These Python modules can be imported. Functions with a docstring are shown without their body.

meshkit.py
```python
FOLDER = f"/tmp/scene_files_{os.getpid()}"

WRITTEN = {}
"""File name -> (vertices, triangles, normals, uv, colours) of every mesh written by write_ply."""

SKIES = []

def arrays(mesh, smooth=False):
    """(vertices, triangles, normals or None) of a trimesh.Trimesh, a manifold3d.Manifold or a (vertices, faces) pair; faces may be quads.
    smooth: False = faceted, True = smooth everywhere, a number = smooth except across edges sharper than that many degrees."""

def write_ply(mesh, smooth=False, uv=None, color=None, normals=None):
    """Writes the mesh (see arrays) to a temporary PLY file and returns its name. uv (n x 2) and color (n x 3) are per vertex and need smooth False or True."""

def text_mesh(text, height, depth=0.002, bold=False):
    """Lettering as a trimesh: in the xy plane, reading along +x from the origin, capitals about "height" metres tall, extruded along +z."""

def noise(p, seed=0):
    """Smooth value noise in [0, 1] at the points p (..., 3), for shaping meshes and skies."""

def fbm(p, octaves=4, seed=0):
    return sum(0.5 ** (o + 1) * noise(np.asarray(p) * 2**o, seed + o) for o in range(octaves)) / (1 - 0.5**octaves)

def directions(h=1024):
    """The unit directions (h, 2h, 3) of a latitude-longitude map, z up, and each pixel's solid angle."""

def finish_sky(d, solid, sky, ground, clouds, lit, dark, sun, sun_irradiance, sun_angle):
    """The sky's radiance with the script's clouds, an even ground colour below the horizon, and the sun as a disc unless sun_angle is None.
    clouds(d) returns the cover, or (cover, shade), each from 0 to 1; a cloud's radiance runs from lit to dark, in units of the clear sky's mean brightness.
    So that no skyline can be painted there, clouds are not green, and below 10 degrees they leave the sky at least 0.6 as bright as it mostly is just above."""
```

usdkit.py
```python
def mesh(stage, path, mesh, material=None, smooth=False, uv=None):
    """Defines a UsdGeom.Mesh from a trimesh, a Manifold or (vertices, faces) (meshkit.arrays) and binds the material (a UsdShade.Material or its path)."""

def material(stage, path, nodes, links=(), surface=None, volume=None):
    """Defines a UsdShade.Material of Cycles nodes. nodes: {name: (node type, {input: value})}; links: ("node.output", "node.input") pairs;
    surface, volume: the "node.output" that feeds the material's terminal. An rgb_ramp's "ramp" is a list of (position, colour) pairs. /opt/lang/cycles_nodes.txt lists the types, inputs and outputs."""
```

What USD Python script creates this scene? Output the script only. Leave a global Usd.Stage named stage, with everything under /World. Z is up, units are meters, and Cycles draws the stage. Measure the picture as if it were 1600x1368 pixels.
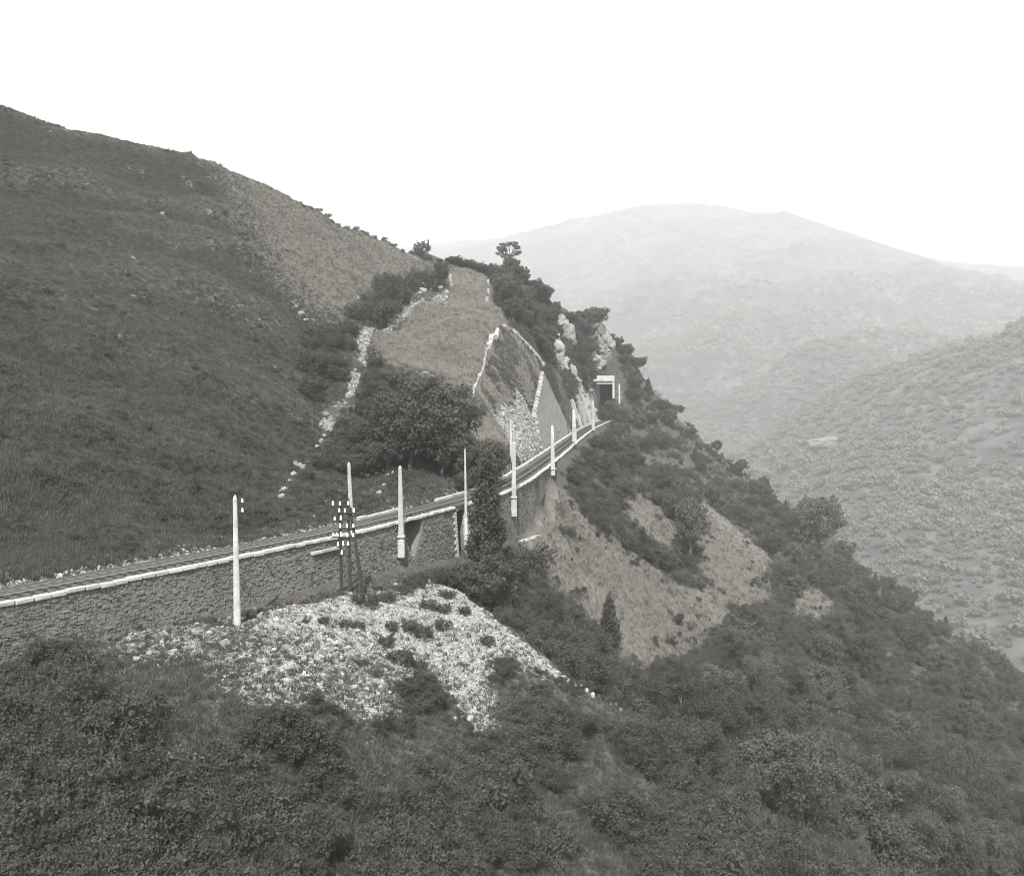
EXPOSURE = 1.1
SUNDIR = (-0.08, -0.72, 0.80)
SUN_I, SKY_S, SKY_LO, SKY_HI = 1.0, 0.1, 7.0, 10.0
HAZE, HAZE_G = 0.00024, 0.0
import math
import numpy as np
import trimesh
import meshkit
import usdkit
from pxr import Gf, Sdf, Usd, UsdGeom, UsdLux, UsdShade, Vt
from scipy.interpolate import RBFInterpolator, PchipInterpolator, RegularGridInterpolator
from scipy.spatial import cKDTree
import shapely
from shapely.geometry import Polygon, box as sbox

stage = Usd.Stage.CreateInMemory()
UsdGeom.SetStageUpAxis(stage, "Z")
UsdGeom.SetStageMetersPerUnit(stage, 1.0)
UsdGeom.Xform.Define(stage, "/World")
UsdGeom.Scope.Define(stage, "/World/Looks")

# ------------------------------------------------------------------ camera, sky, sun, exposure
F, CX, HY = 1450.0, 800.0, 600.0            # focal length, centre and horizon of the 1600 x 1368 photograph, in its pixels
cam = UsdGeom.Camera.Define(stage, "/World/camera")
cam.CreateHorizontalApertureAttr(36.0)
cam.CreateVerticalApertureAttr(36.0 * 1368 / 1600)
cam.CreateFocalLengthAttr(36.0 * F / 1600)
cam.CreateVerticalApertureOffsetAttr(-36.0 * (684 - HY) / 1600)
cam.CreateFStopAttr(0.0)
cam.CreateClippingRangeAttr((0.1, 100000.0))
cam.CreateExposureAttr(EXPOSURE)
UsdGeom.Xformable(cam).AddRotateXOp().Set(90.0)

SUN = np.array(SUNDIR); SUN /= np.linalg.norm(SUN)
sun = UsdLux.DistantLight.Define(stage, "/World/sun")
sun.CreateIntensityAttr(SUN_I)
sun.CreateAngleAttr(0.5)
sun.CreateNormalizeAttr(True)
sun.CreateColorAttr(Gf.Vec3f(1.0, 0.995, 0.98))
m = Gf.Matrix4d(); m.SetRotate(Gf.Rotation(Gf.Vec3d(0, 0, 1), Gf.Vec3d(*SUN)))
UsdGeom.Xformable(sun).AddTransformOp().Set(m)
dome = UsdLux.DomeLight.Define(stage, "/World/sky")
dome.CreateIntensityAttr(1.0)
sky_m = usdkit.material(stage, "/World/Looks/sky", {
    "s": ("sky_texture", {"sky_type": "single_scattering", "sun_disc": False, "sun_elevation": math.asin(SUN[2]),
                          "sun_rotation": math.atan2(SUN[0], SUN[1]), "aerosol_density": 2.0}),
    "grey": ("hsv", {"saturation": 0.06}),
    "n": ("noise_texture", {"scale": 2.2, "detail": 5.0, "roughness": 0.55}),
    "t": ("texture_coordinate", {}),
    "r": ("rgb_ramp", {"ramp": [(0.25, (SKY_LO,) * 3), (0.75, (SKY_HI,) * 3)]}),
    "c": ("mix_color", {"fac": 0.85, "b": (1, 1, 1), "use_clamp": False}),
    "b": ("background_shader", {"strength": SKY_S}),
}, [("s.color", "grey.color"), ("t.generated", "n.vector"), ("n.fac", "r.fac"), ("grey.color", "c.a"), ("r.color", "c.b"), ("c.result", "b.color")], surface="b.background")
UsdShade.MaterialBindingAPI.Apply(dome.GetPrim()).Bind(sky_m)

TINT = np.array([1.0, 0.985, 0.935])            # the old print's faint warmth: in stone and lime
TINT_G = np.array([1.0, 0.97, 0.85])              # and in soil and leaves


def grey(v):
    return tuple(float(x) for x in v * TINT)


def soil(v):
    return tuple(float(x) for x in v * TINT_G)


# ------------------------------------------------------------------ helpers: names, tags, things
used = {}
KIND_NAME = {}


def numbered(parent, name):
    k = (parent, name)
    n = used.get(k, -1) + 1
    used[k] = n
    return f"{parent}/{name}" + (f"_{n:03d}" if n else "")


def tag(prim, label=None, cat=None, group=None, kind=None):
    for k, v in (("label", label), ("category", cat), ("group", group), ("kind", kind)):
        if v:
            prim.SetCustomDataByKey(k, v)
    return prim


def path_of(parent):
    return "/World" if parent is None else (parent if isinstance(parent, str) else str(parent.GetPath()))


def obj(name, mesh, mat, parent=None, smooth=False, **kw):
    p = numbered(path_of(parent), name)
    g = usdkit.mesh(stage, p, mesh, mat, smooth=smooth).GetPrim()
    return tag(g, **kw)


def thing(name, label, cat, loc=(0, 0, 0), rotz=0.0, scale=None, group=None):
    x = UsdGeom.Xform.Define(stage, numbered("/World", name))
    x.AddTranslateOp().Set(Gf.Vec3d(*map(float, loc)))
    x.AddRotateZOp().Set(float(rotz))
    if scale is not None:
        x.AddScaleOp().Set(Gf.Vec3f(*map(float, np.broadcast_to(scale, 3))))
    return tag(x.GetPrim(), label, cat, group)


def copy_of(src, loc, rotz, scale, label, group=None, cat=None):
    """One more individual of a thing: an Xform of its own under /World that refers to the first."""
    base = KIND_NAME[str(src.GetPath())]
    x = UsdGeom.Xform.Define(stage, numbered("/World", base))
    p = x.GetPrim()
    p.GetReferences().AddInternalReference(src.GetPath())
    x.ClearXformOpOrder()
    x.AddTranslateOp(opSuffix="").Set(Gf.Vec3d(*map(float, loc)))
    x.AddRotateZOp().Set(float(rotz))
    x.AddScaleOp().Set(Gf.Vec3f(*map(float, np.broadcast_to(scale, 3))))
    tag(p, label, cat, group)
    p.SetInstanceable(True)
    return p


def join(parts):
    vs, fs, n = [], [], 0
    for p in parts:
        v, f = (p.vertices, p.faces) if hasattr(p, "faces") else p
        vs.append(np.asarray(v, float)); fs.append(np.asarray(f, int) + n); n += len(v)
    return np.vstack(vs), np.vstack(fs)


def tube(pts, radii, n=8, caps=True):
    pts = np.asarray(pts, float); radii = np.broadcast_to(radii, len(pts))
    t = np.gradient(pts, axis=0); t /= np.linalg.norm(t, axis=1, keepdims=True)
    ref = np.array([0.0, 0, 1]) if abs(t[0, 2]) < 0.9 else np.array([1.0, 0, 0])
    a = np.cross(t, ref); a /= np.linalg.norm(a, axis=1, keepdims=True); b = np.cross(t, a)
    ang = np.linspace(0, 2 * np.pi, n, endpoint=False)
    v = pts[:, None] + radii[:, None, None] * (np.cos(ang)[:, None] * a[:, None] + np.sin(ang)[:, None] * b[:, None])
    k = len(pts); v = v.reshape(-1, 3)
    i, j = np.meshgrid(np.arange(k - 1), np.arange(n), indexing="ij")
    q = np.stack([i * n + j, i * n + (j + 1) % n, (i + 1) * n + (j + 1) % n, (i + 1) * n + j], -1).reshape(-1, 4)
    f = np.vstack([q[:, [0, 2, 1]], q[:, [0, 3, 2]]])
    if caps:
        v = np.vstack([v, pts[:1], pts[-1:]])
        e = np.arange(n)
        f = np.vstack([f, np.stack([np.full(n, k * n), e, (e + 1) % n], 1), np.stack([np.full(n, k * n + 1), (k - 1) * n + (e + 1) % n, (k - 1) * n + e], 1)])
    return v, f


def block(size, bevel=0.0, seed=None, rough=0.0):
    """A box of the given size centred on the origin, edges chamfered, corners jittered."""
    s = np.asarray(size, float) / 2
    if bevel:
        c = []
        for sx in (-1, 1):
            for sy in (-1, 1):
                for sz in (-1, 1):
                    o = np.array([sx, sy, sz]) * s
                    for k in range(3):
                        q = o - np.array([sx, sy, sz]) * bevel; q[k] = o[k]; c.append(q)
        c = np.array(c)
    else:
        c = np.array([[x, y, z] for x in (-1, 1) for y in (-1, 1) for z in (-1, 1)]) * s
    if seed is not None and rough:
        c = c + np.random.default_rng(seed).normal(0, rough, c.shape)
    return trimesh.convex.convex_hull(c)


def fix(v):
    return np.asarray(v, float)


def pix(px, py, Y):
    """The point at depth Y that the photograph shows at pixel (px, py)."""
    return np.array([(px - CX) * Y / F, Y, (HY - py) * Y / F])


# ------------------------------------------------------------------ materials
def rockish(name, lo, hi, scale, bump=0.6, fine=6.0, dist=0.08, stain=0.0):
    nodes = {"g": ("geometry", {}), "n": ("noise_texture", {"scale": scale, "detail": 6.0, "roughness": 0.62}),
             "n2": ("noise_texture", {"scale": scale * fine, "detail": 5.0, "roughness": 0.65}),
             "a": ("mix_float", {"fac": 0.45}),
             "r": ("rgb_ramp", {"ramp": [(0.3, grey(lo)), (0.7, grey(hi))]}),
             "b": ("bump", {"strength": bump, "distance": dist}),
             "o": ("object_info", {}), "om": ("map_range", {"from_min": 0.0, "from_max": 1.0, "to_min": 0.82, "to_max": 1.12}),
             "rr": ("hsv", {}),
             "p": ("diffuse_bsdf", {"roughness": 0.6})}
    links = [("g.position", "n.vector"), ("g.position", "n2.vector"), ("n.fac", "a.a"), ("n2.fac", "a.b"), ("a.result", "r.fac"), ("r.color", "rr.color"),
             ("o.random", "om.value"), ("om.result", "rr.value"), ("rr.color", "p.color"), ("n2.fac", "b.height"), ("b.normal", "p.normal")]
    return usdkit.material(stage, "/World/Looks/" + name, nodes, links, surface="p.BSDF")


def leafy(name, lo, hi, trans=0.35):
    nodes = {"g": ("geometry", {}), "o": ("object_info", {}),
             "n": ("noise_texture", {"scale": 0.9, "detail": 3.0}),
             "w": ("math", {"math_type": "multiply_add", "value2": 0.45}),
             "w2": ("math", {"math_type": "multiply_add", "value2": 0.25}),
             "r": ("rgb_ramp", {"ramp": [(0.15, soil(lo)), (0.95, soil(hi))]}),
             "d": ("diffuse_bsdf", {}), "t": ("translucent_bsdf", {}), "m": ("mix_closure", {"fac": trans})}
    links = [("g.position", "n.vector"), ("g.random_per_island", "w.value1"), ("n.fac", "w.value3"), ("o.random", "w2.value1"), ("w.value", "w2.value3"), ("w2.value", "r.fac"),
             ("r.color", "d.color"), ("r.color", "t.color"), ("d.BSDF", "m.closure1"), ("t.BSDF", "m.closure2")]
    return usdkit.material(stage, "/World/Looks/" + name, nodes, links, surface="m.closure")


M_pale = rockish("pale_stone", 0.20, 0.34, 1.6, bump=0.5, dist=0.03)
M_coping = rockish("coping_stone", 0.24, 0.40, 1.3, bump=0.4, dist=0.02)
M_rock = rockish("limestone_rock", 0.14, 0.32, 0.9, bump=0.8, dist=0.1)
M_rubble = rockish("rubble_masonry", 0.07, 0.21, 1.7, bump=0.7, fine=3.0, dist=0.05)
M_rubble_wall = usdkit.material(stage, "/World/Looks/rubble_wall_stone", {
    "g": ("geometry", {}), "n": ("noise_texture", {"scale": 5.0, "detail": 6.0, "roughness": 0.7}), "n1": ("noise_texture", {"scale": 0.22, "detail": 3.0}),
    "a": ("mix_float", {"fac": 0.5}), "a2": ("mix_float", {"fac": 0.35}),
    "r": ("rgb_ramp", {"ramp": [(0.22, grey(0.09)), (0.45, grey(0.14)), (0.62, grey(0.18)), (0.82, grey(0.30))]}),
    "b": ("bump", {"strength": 0.8, "distance": 0.04}), "p": ("diffuse_bsdf", {"roughness": 0.6})},
    [("g.position", "n.vector"), ("g.position", "n1.vector"), ("g.random_per_island", "a.a"), ("n.fac", "a.b"), ("a.result", "a2.a"), ("n1.fac", "a2.b"), ("a2.result", "r.fac"), ("r.color", "p.color"), ("n.fac", "b.height"), ("b.normal", "p.normal")], surface="p.BSDF")
M_mortar = rockish("mortar", 0.10, 0.18, 1.5, bump=0.5, dist=0.03)
M_mast = rockish("whitewashed_concrete", 0.22, 0.52, 0.8, bump=0.25, fine=7.0, dist=0.01)
M_scree = usdkit.material(stage, "/World/Looks/scree_stone", {
    "g": ("geometry", {}), "o": ("object_info", {}), "n": ("noise_texture", {"scale": 0.5, "detail": 4.0}), "n2": ("noise_texture", {"scale": 12.0, "detail": 4.0}),
    "a": ("mix_float", {"fac": 0.5}), "a2": ("mix_float", {"fac": 0.3}),
    "r": ("rgb_ramp", {"ramp": [(0.2, grey(0.06)), (0.45, grey(0.17)), (0.65, grey(0.30)), (0.85, grey(0.42))]}),
    "p": ("diffuse_bsdf", {"roughness": 0.6})},
    [("g.position", "n.vector"), ("g.position", "n2.vector"), ("o.random", "a.a"), ("n.fac", "a.b"), ("a.result", "a2.a"), ("n2.fac", "a2.b"), ("a2.result", "r.fac"), ("r.color", "p.color")], surface="p.BSDF")
M_slab = rockish("grey_concrete_slab", 0.12, 0.20, 0.35, bump=0.4, fine=8.0, dist=0.04)
M_timber = rockish("dark_timber", 0.025, 0.06, 3.0, bump=0.5, dist=0.02)
M_iron = rockish("dull_iron", 0.10, 0.18, 5.0, bump=0.2, dist=0.005)
M_ballast = rockish("track_ballast", 0.04, 0.10, 6.0, bump=1.0, fine=3.0, dist=0.06)
M_bark = rockish("bark", 0.05, 0.13, 4.0, bump=0.6, dist=0.02)
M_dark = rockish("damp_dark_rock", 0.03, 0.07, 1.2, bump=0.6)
M_porcelain = usdkit.material(stage, "/World/Looks/white_porcelain", {"p": ("principled_bsdf", {"base_color": grey(0.85), "roughness": 0.25})}, [], surface="p.BSDF")
M_leaf = leafy("leaves_dark", 0.028, 0.095)
M_leaf_mid = leafy("leaves_middle", 0.04, 0.125)
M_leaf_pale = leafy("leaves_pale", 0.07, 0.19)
M_needle = leafy("needles_dark", 0.03, 0.08, trans=0.2)
M_scrub = leafy("scrub_leaves", 0.028, 0.09)
M_heath = leafy("heath_grass_blades", 0.04, 0.11, trans=0.3)
M_grass = leafy("dry_grass_blades", 0.14, 0.28, trans=0.35)
# ------------------------------------------------------------------ the line of the railway (outer edge of its coping, in plan)
ZT = -11.6
_ey = np.array([30, 40, 49.4, 58.8, 62.8, 68.7, 75.4, 80.5, 87.2, 90.9, 100.1, 107, 122.8, 140, 187, 240, 275, 306, 345])
_ex = np.array([-39.9, -33.4, -27.3, -21.2, -18.7, -15.1, -11.3, -9.0, -6.1, -4.5, -0.9, 0.9, 3.75, 6.4, 13.1, 21.0, 27.2, 33.4, 42.0])
from scipy.interpolate import make_smoothing_spline
_sp = make_smoothing_spline(_ey, _ex, lam=40.0)
_yy = np.linspace(30, 345, 6400)
_xx = _sp(_yy)
_arc = np.concatenate([[0], np.cumsum(np.hypot(np.diff(_xx), np.diff(_yy)))])
LEN = _arc[-1]


def edge(s, off=0.0):
    """Plan point of the outer coping edge at arc length s, moved off metres towards the hill (and the unit tangent)."""
    s = np.asarray(s, float)
    x, y = np.interp(s, _arc, _xx), np.interp(s, _arc, _yy)
    e = 0.4
    tx = np.interp(s + e, _arc, _xx) - np.interp(s - e, _arc, _xx); ty = np.interp(s + e, _arc, _yy) - np.interp(s - e, _arc, _yy)
    l = np.hypot(tx, ty); tx, ty = tx / l, ty / l
    return np.stack([x - ty * off, y + tx * off], -1), np.stack([tx, ty], -1)


def s_of_px(px, off=0.0):
    """Arc length at which the line, moved in by off, stands at the pixel column px."""
    s = np.linspace(5, LEN - 5, 6000)
    p, _ = edge(s, off)
    return float(np.interp(px, CX + F * p[:, 0] / p[:, 1], s))


S_END = s_of_px(955)                       # the tunnel mouth
_line = np.stack([_xx, _yy], 1)
_tree = cKDTree(_line)
_tan = np.gradient(_line, axis=0); _tan /= np.linalg.norm(_tan, axis=1, keepdims=True)


def side(xy):
    """Signed distance from the outer coping edge: positive on the valley side; and arc length."""
    d, i = _tree.query(xy)
    r = xy - _line[i]
    return d * np.sign(r[:, 0] * _tan[i, 1] - r[:, 1] * _tan[i, 0]), _arc[i]


# ------------------------------------------------------------------ the ground: one height field either side of the railway
def base_z(Y):
    """Foot of the retaining wall."""
    return np.interp(Y, [30, 49, 58, 64, 72, 79, 89, 100, 106, 111, 116, 122, 132, 142, 160, 300], [-16.0, -15.7, -15.5, -15.35, -15.3, -15.7, -16.5, -17.4, -17.7, -17.0, -15.9, -14.6, -13.2, -12.4, -12.1, -12.0])


ridge = [(930, 508, 314), (900, 488, 302), (880, 468, 291), (860, 452, 280), (825, 432, 270), (790, 424, 264), (755, 420, 258), (720, 413, 252), (690, 402, 246), (660, 393, 240), (610, 372, 226), (560, 350, 212),
         (500, 322, 198), (450, 302, 190), (400, 280, 183), (340, 252, 176), (275, 233, 172), (150, 205, 166), (0, 168, 160), (-150, 130, 155), (-400, 60, 150)]
shared = [pix(*r) for r in ridge]
shared += [np.array(pix(*r)) + np.array([r[0] * 0.004, 22, -3.0]) for r in ridge] + [np.array(pix(*r)) + np.array([4, 70, -38.0]) for r in ridge]
spur = [(945, 520, 322), (985, 562, 322), (1040, 632, 322), (1140, 720, 320), (1230, 798, 316), (1335, 884, 310), (1460, 985, 300), (1600, 1105, 290), (1800, 1290, 270)]
shared += [pix(*r) for r in spur]
shared += [pix(*r) + np.array([4, 26, -12.0]) for r in spur] + [pix(*r) + np.array([20, 75, -75.0]) for r in spur]
shared += [pix(945, 583, 311), pix(975, 590, 312), pix(1000, 610, 314), pix(920, 540, 308)]

inner = list(shared)
for s in np.arange(4, S_END + 1, 6):
    p, _ = edge(s, 4.3)
    inner.append(np.array([p[0], p[1], ZT - 0.05]))
inner += [pix(*r) for r in [
    (330, 838, 73), (150, 800, 66), (0, 830, 60),
    (300, 700, 85), (300, 600, 99), (300, 500, 115), (300, 400, 138), (280, 300, 160), (400, 350, 163), (0, 250, 148), (0, 400, 112), (0, 550, 86), (0, 700, 69), (150, 600, 88), (150, 400, 125), (150, 300, 147), (-300, 300, 125), (-300, 600, 72), (-300, 750, 60),
    (430, 772, 87), (490, 700, 103), (520, 665, 113), (545, 625, 124), (562, 560, 145), (600, 512, 165), (640, 470, 200), (672, 445, 228),
    (430, 690, 98), (430, 600, 112), (430, 500, 138), (440, 400, 165), (500, 400, 175), (520, 480, 152), (490, 560, 130), (560, 420, 190), (600, 440, 188), (620, 400, 212),
    (610, 600, 128), (650, 600, 128), (650, 700, 108), (620, 752, 97), (560, 770, 92), (700, 550, 148), (700, 480, 190), (750, 440, 228), (760, 470, 208), (735, 600, 136), (736, 700, 112), (700, 745, 102), (690, 640, 121),
    (768, 522, 162), (800, 518, 170), (830, 545, 176), (848, 574, 184),
    (800, 640, 144), (760, 640, 135), (800, 580, 154), (832, 640, 158), (800, 690, 127), (840, 700, 140), (775, 700, 119),
    (800, 470, 205), (840, 470, 230), (840, 520, 205), (870, 560, 216)]]
SA, SD, SC = s_of_px(848, 4.0), s_of_px(894, 4.0), s_of_px(850, 6.2)      # the concrete slab that holds the cutting


def slab_top(s):
    return np.interp(s, [SA, SC, SD], [8.0, 13.6, 0.3])


for s0 in np.arange(SA, SD, 6.0):
    for h in (3.0, 6.0, 9.0, 12.5):
        if h < slab_top(s0) + 1.0:
            p, _ = edge(s0, 4.0 + 2.2 * h / 14 + 1.1)
            inner.append(np.array([p[0], p[1], ZT + h - 0.3]))
for s0 in np.linspace(SD + 4, S_END - 3, 7):         # the cliff over the line
    for off, h in ((5.4, 4.0), (7.0, 9.0), (9.0, 14.0), (13.0, 19.5)):
        p, _ = edge(s0, off)
        inner.append(np.array([p[0], p[1], ZT + h]))
inner += [np.array(q, float) for q in [(-90, 20, -6), (-60, 25, -11.4), (-150, 60, 20), (-200, 120, 55), (-250, 0, 15)]]

outer = list(shared)
for s in np.arange(4, S_END + 1, 5):
    p, _ = edge(s, -0.3)
    outer.append(np.array([p[0], p[1], float(base_z(p[1]))]))
outer += [pix(*r) for r in [
    (371, 977, 57), (280, 968, 56), (100, 985, 50.5), (480, 955, 62), (560, 932, 67), (640, 925, 70), (720, 920, 76), (480, 1100, 50.0), (480, 1200, 46.5), (480, 1368, 42.5),
    (300, 1100, 48.5), (300, 1200, 45.0), (300, 1368, 41.0), (100, 1100, 46.5), (100, 1200, 43), (100, 1368, 39), (-200, 1250, 37), (-200, 1500, 32),
    (800, 985, 70), (900, 1060, 65), (980, 1117, 61), (740, 1100, 60), (740, 1180, 56), (600, 1060, 56), (600, 1170, 51), (850, 1200, 55.5), (700, 1368, 45), (1000, 1368, 48), (980, 1200, 57),
    (870, 778, 138), (850, 830, 124), (900, 900, 124), (1000, 1040, 112), (985, 800, 152), (1100, 800, 190), (1200, 872, 192), (1130, 962, 150), (1290, 945, 182),
    (1000, 900, 134), (1100, 900, 165), (1200, 1000, 150), (1400, 1060, 170), (1600, 1200, 165), (1335, 1130, 130), (1600, 1350, 120),
    (1100, 1120, 105), (1200, 1200, 95), (1350, 1280, 92), (1500, 1400, 88), (1150, 1368, 68), (1350, 1450, 72)]]
outer += [np.array(q, float) for q in [
    (-3, 80, -19.0), (3, 82, -23.5), (6, 90, -24.5), (10, 78, -28.5), (16, 88, -32), (24, 74, -35), (2, 98, -19.8), (8, 108, -22.5), (20, 62, -29.5), (26, 52, -31.5), (40, 68, -43),
    (0, 0, -1.9), (0, 8, -9.0), (0, 20, -19.5), (0, 32, -25.5), (-15, 5, -5), (-15, 20, -15.8), (-18, 32, -20), (20, 0, -9), (20, 20, -23), (22, 36, -30.5), (-30, 10, -9), (-40, 25, -14.6), (50, 0, -24), (60, 40, -44), (0, -25, 6), (-40, -25, 4),
    (100, 0, -50), (100, 60, -64), (140, 130, -85), (170, 30, -92), (160, 200, -96), (220, 250, -150), (260, 100, -150)]]


def rbf(points):
    p = np.array(points, float)
    return RBFInterpolator(p[:, :2], p[:, 2], kernel="linear", smoothing=0.6), p


F_in, P_in = rbf(inner)
F_out, P_out = rbf(outer)


def grow(a, b, step, far, rate=1.25):
    core = np.arange(a, b + step / 2, step)
    lo, hi, d = [a], [b], step
    while lo[-1] > far[0]:
        d *= rate; lo.append(lo[-1] - d)
    d = step
    while hi[-1] < far[1]:
        d *= rate; hi.append(hi[-1] + d)
    return np.concatenate([lo[:0:-1], core, hi[1:]])


def warp(xy):
    """Small bends so that no contour runs straight."""
    return xy


GX = grow(-62.0, 60.0, 0.5, (-330, 330), 1.035)
GY = np.concatenate([np.linspace(-45, 38, 46)[:-1], np.arange(38, 120, 0.42), np.arange(120, 210, 0.6), np.arange(210, 335, 0.9), np.linspace(335, 460, 45)])
XX, YY = np.meshgrid(GX, GY, indexing="ij")
xy = np.stack([XX.ravel(), YY.ravel()], 1)
d_out, s_at = side(xy)
ZI, ZO = F_in(xy), F_out(xy)


def soften(z, passes=2):
    z = z.reshape(XX.shape)
    for _ in range(passes):
        q = np.pad(z, 1, mode="edge")
        z = (q[1:-1, 1:-1] * 4 + q[:-2, 1:-1] + q[2:, 1:-1] + q[1:-1, :-2] + q[1:-1, 2:]) / 8
    return z.ravel()


ZI, ZO = soften(ZI, 5), soften(ZO, 5)
p3 = np.column_stack([xy, np.zeros(len(xy))])
n_big = meshkit.fbm(p3 * 0.055 + 7.1, 4, 3) - 0.5
n_mid = meshkit.fbm(p3 * 0.30 + 3.3, 4, 11) - 0.5
n_small = meshkit.fbm(p3 * 1.3 + 1.7, 3, 23) - 0.5
n_gul = meshkit.fbm(np.column_stack([(xy[:, 0] + 0.7 * xy[:, 1]) * 0.012, (xy[:, 0] * 0.7 - xy[:, 1]) * 0.045, 0 * xy[:, 0]]) + 4.4, 4, 33) - 0.5     # gullies and tracks across the hill
far_in = np.clip((-d_out - 4.5) / 6, 0, 1)
ZI = ZI + far_in * (n_big * 4.0 + n_mid * 1.7 + n_small * 0.5 - 1.3 * np.clip(0.10 - np.abs(n_gul), 0, 1) * 10)
far_o = np.clip((d_out - 0.5) / 5, 0, 1)
ZO = ZO + far_o * (n_big * 2.6 + n_mid * 0.9 + n_small * 0.30)
k = np.clip((d_out + 2.6) / 1.6, 0, 1)                     # under the track bed from the hill side to the valley side
before = np.clip((S_END - s_at) / 4, 0, 1)
Z = ZI * (1 - k) + ZO * k
bed = (d_out > -4.15) & (d_out < 0.15) & (s_at < S_END + 0.5)
Z = np.where(bed, np.minimum(Z, ZT - 0.35), Z)
Z = np.where((d_out >= 0.15) & (s_at < S_END) & (d_out < 3.0), np.minimum(Z, ZT - 0.6), Z)
ground = RegularGridInterpolator((GX, GY), Z.reshape(XX.shape), bounds_error=False, fill_value=None)


def gz(x, y):
    return ground(np.stack(np.broadcast_arrays(np.asarray(x, float), np.asarray(y, float)), -1))


def hit(px, py, y0=36.0, y1=345.0):
    """Where the ray of a pixel first meets the ground."""
    t = np.concatenate([np.arange(y0, 130, 0.25), np.arange(130, y1, 0.5)])
    a, b = (px - CX) / F, (HY - py) / F
    below = b * t < gz(a * t, t)
    if not below.any():
        return hit(px, py + 2, y0, y1) if py < 1300 else None    # just over the skyline: take the crest
    Y = t[np.argmax(below)]
    return np.array([a * Y, Y, float(gz(a * Y, Y))])


def region(pixels, grow_by=0.0):
    """A patch of ground, as a polygon in plan, from its outline in the photograph."""
    pts = [hit(*p) for p in pixels]
    pts = [p for p in pts if p is not None]
    g = Polygon([(p[0], p[1]) for p in pts]).buffer(0) if len(pts) > 2 else Polygon()
    return g.buffer(grow_by) if grow_by else g


def inside(geom, x, y):
    return shapely.contains_xy(geom, x, y)


R_scree = region([(150, 975), (278, 966), (371, 966), (450, 945), (560, 926), (640, 918), (720, 921), (790, 985), (880, 1052), (975, 1112), (900, 1100), (800, 1035), (775, 1090), (765, 1150), (735, 1165), (700, 1100), (672, 1040), (640, 1060), (632, 1150), (600, 1140), (540, 1140), (480, 1125), (400, 1110), (330, 1100), (290, 1040), (150, 1060)])
R_scree_top = region([(371, 962), (450, 943), (560, 926), (640, 918), (722, 921), (790, 985), (880, 1052), (978, 1114), (955, 1108), (870, 1065), (790, 1015), (740, 985), (660, 975), (560, 985), (430, 985), (380, 980)])
R_scree_streak = region([(690, 985), (735, 975), (762, 1010), (778, 1050), (765, 1100), (768, 1150), (745, 1168), (725, 1120), (705, 1070), (690, 1030)])
R_scree_mid = region([(400, 985), (560, 985), (650, 1000), (625, 1060), (632, 1150), (610, 1145), (590, 1100), (540, 1130), (470, 1100), (420, 1060)])
R_path = region([(690, 454), (702, 460), (660, 486), (612, 513), (572, 540), (567, 575), (553, 615), (518, 665), (496, 700), (462, 740), (436, 778), (426, 776), (456, 732), (486, 690), (508, 645), (540, 605), (555, 560), (554, 534), (602, 507), (652, 472)])
R_strip = region([(440, 455), (452, 470), (500, 520), (492, 530), (470, 500), (436, 462)])
R_rubble = region([(762, 640), (842, 640), (852, 698), (838, 712), (812, 718), (785, 680)])
R_facet = region([(772, 528), (800, 520), (848, 578), (836, 636), (762, 640), (742, 620)])
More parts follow.
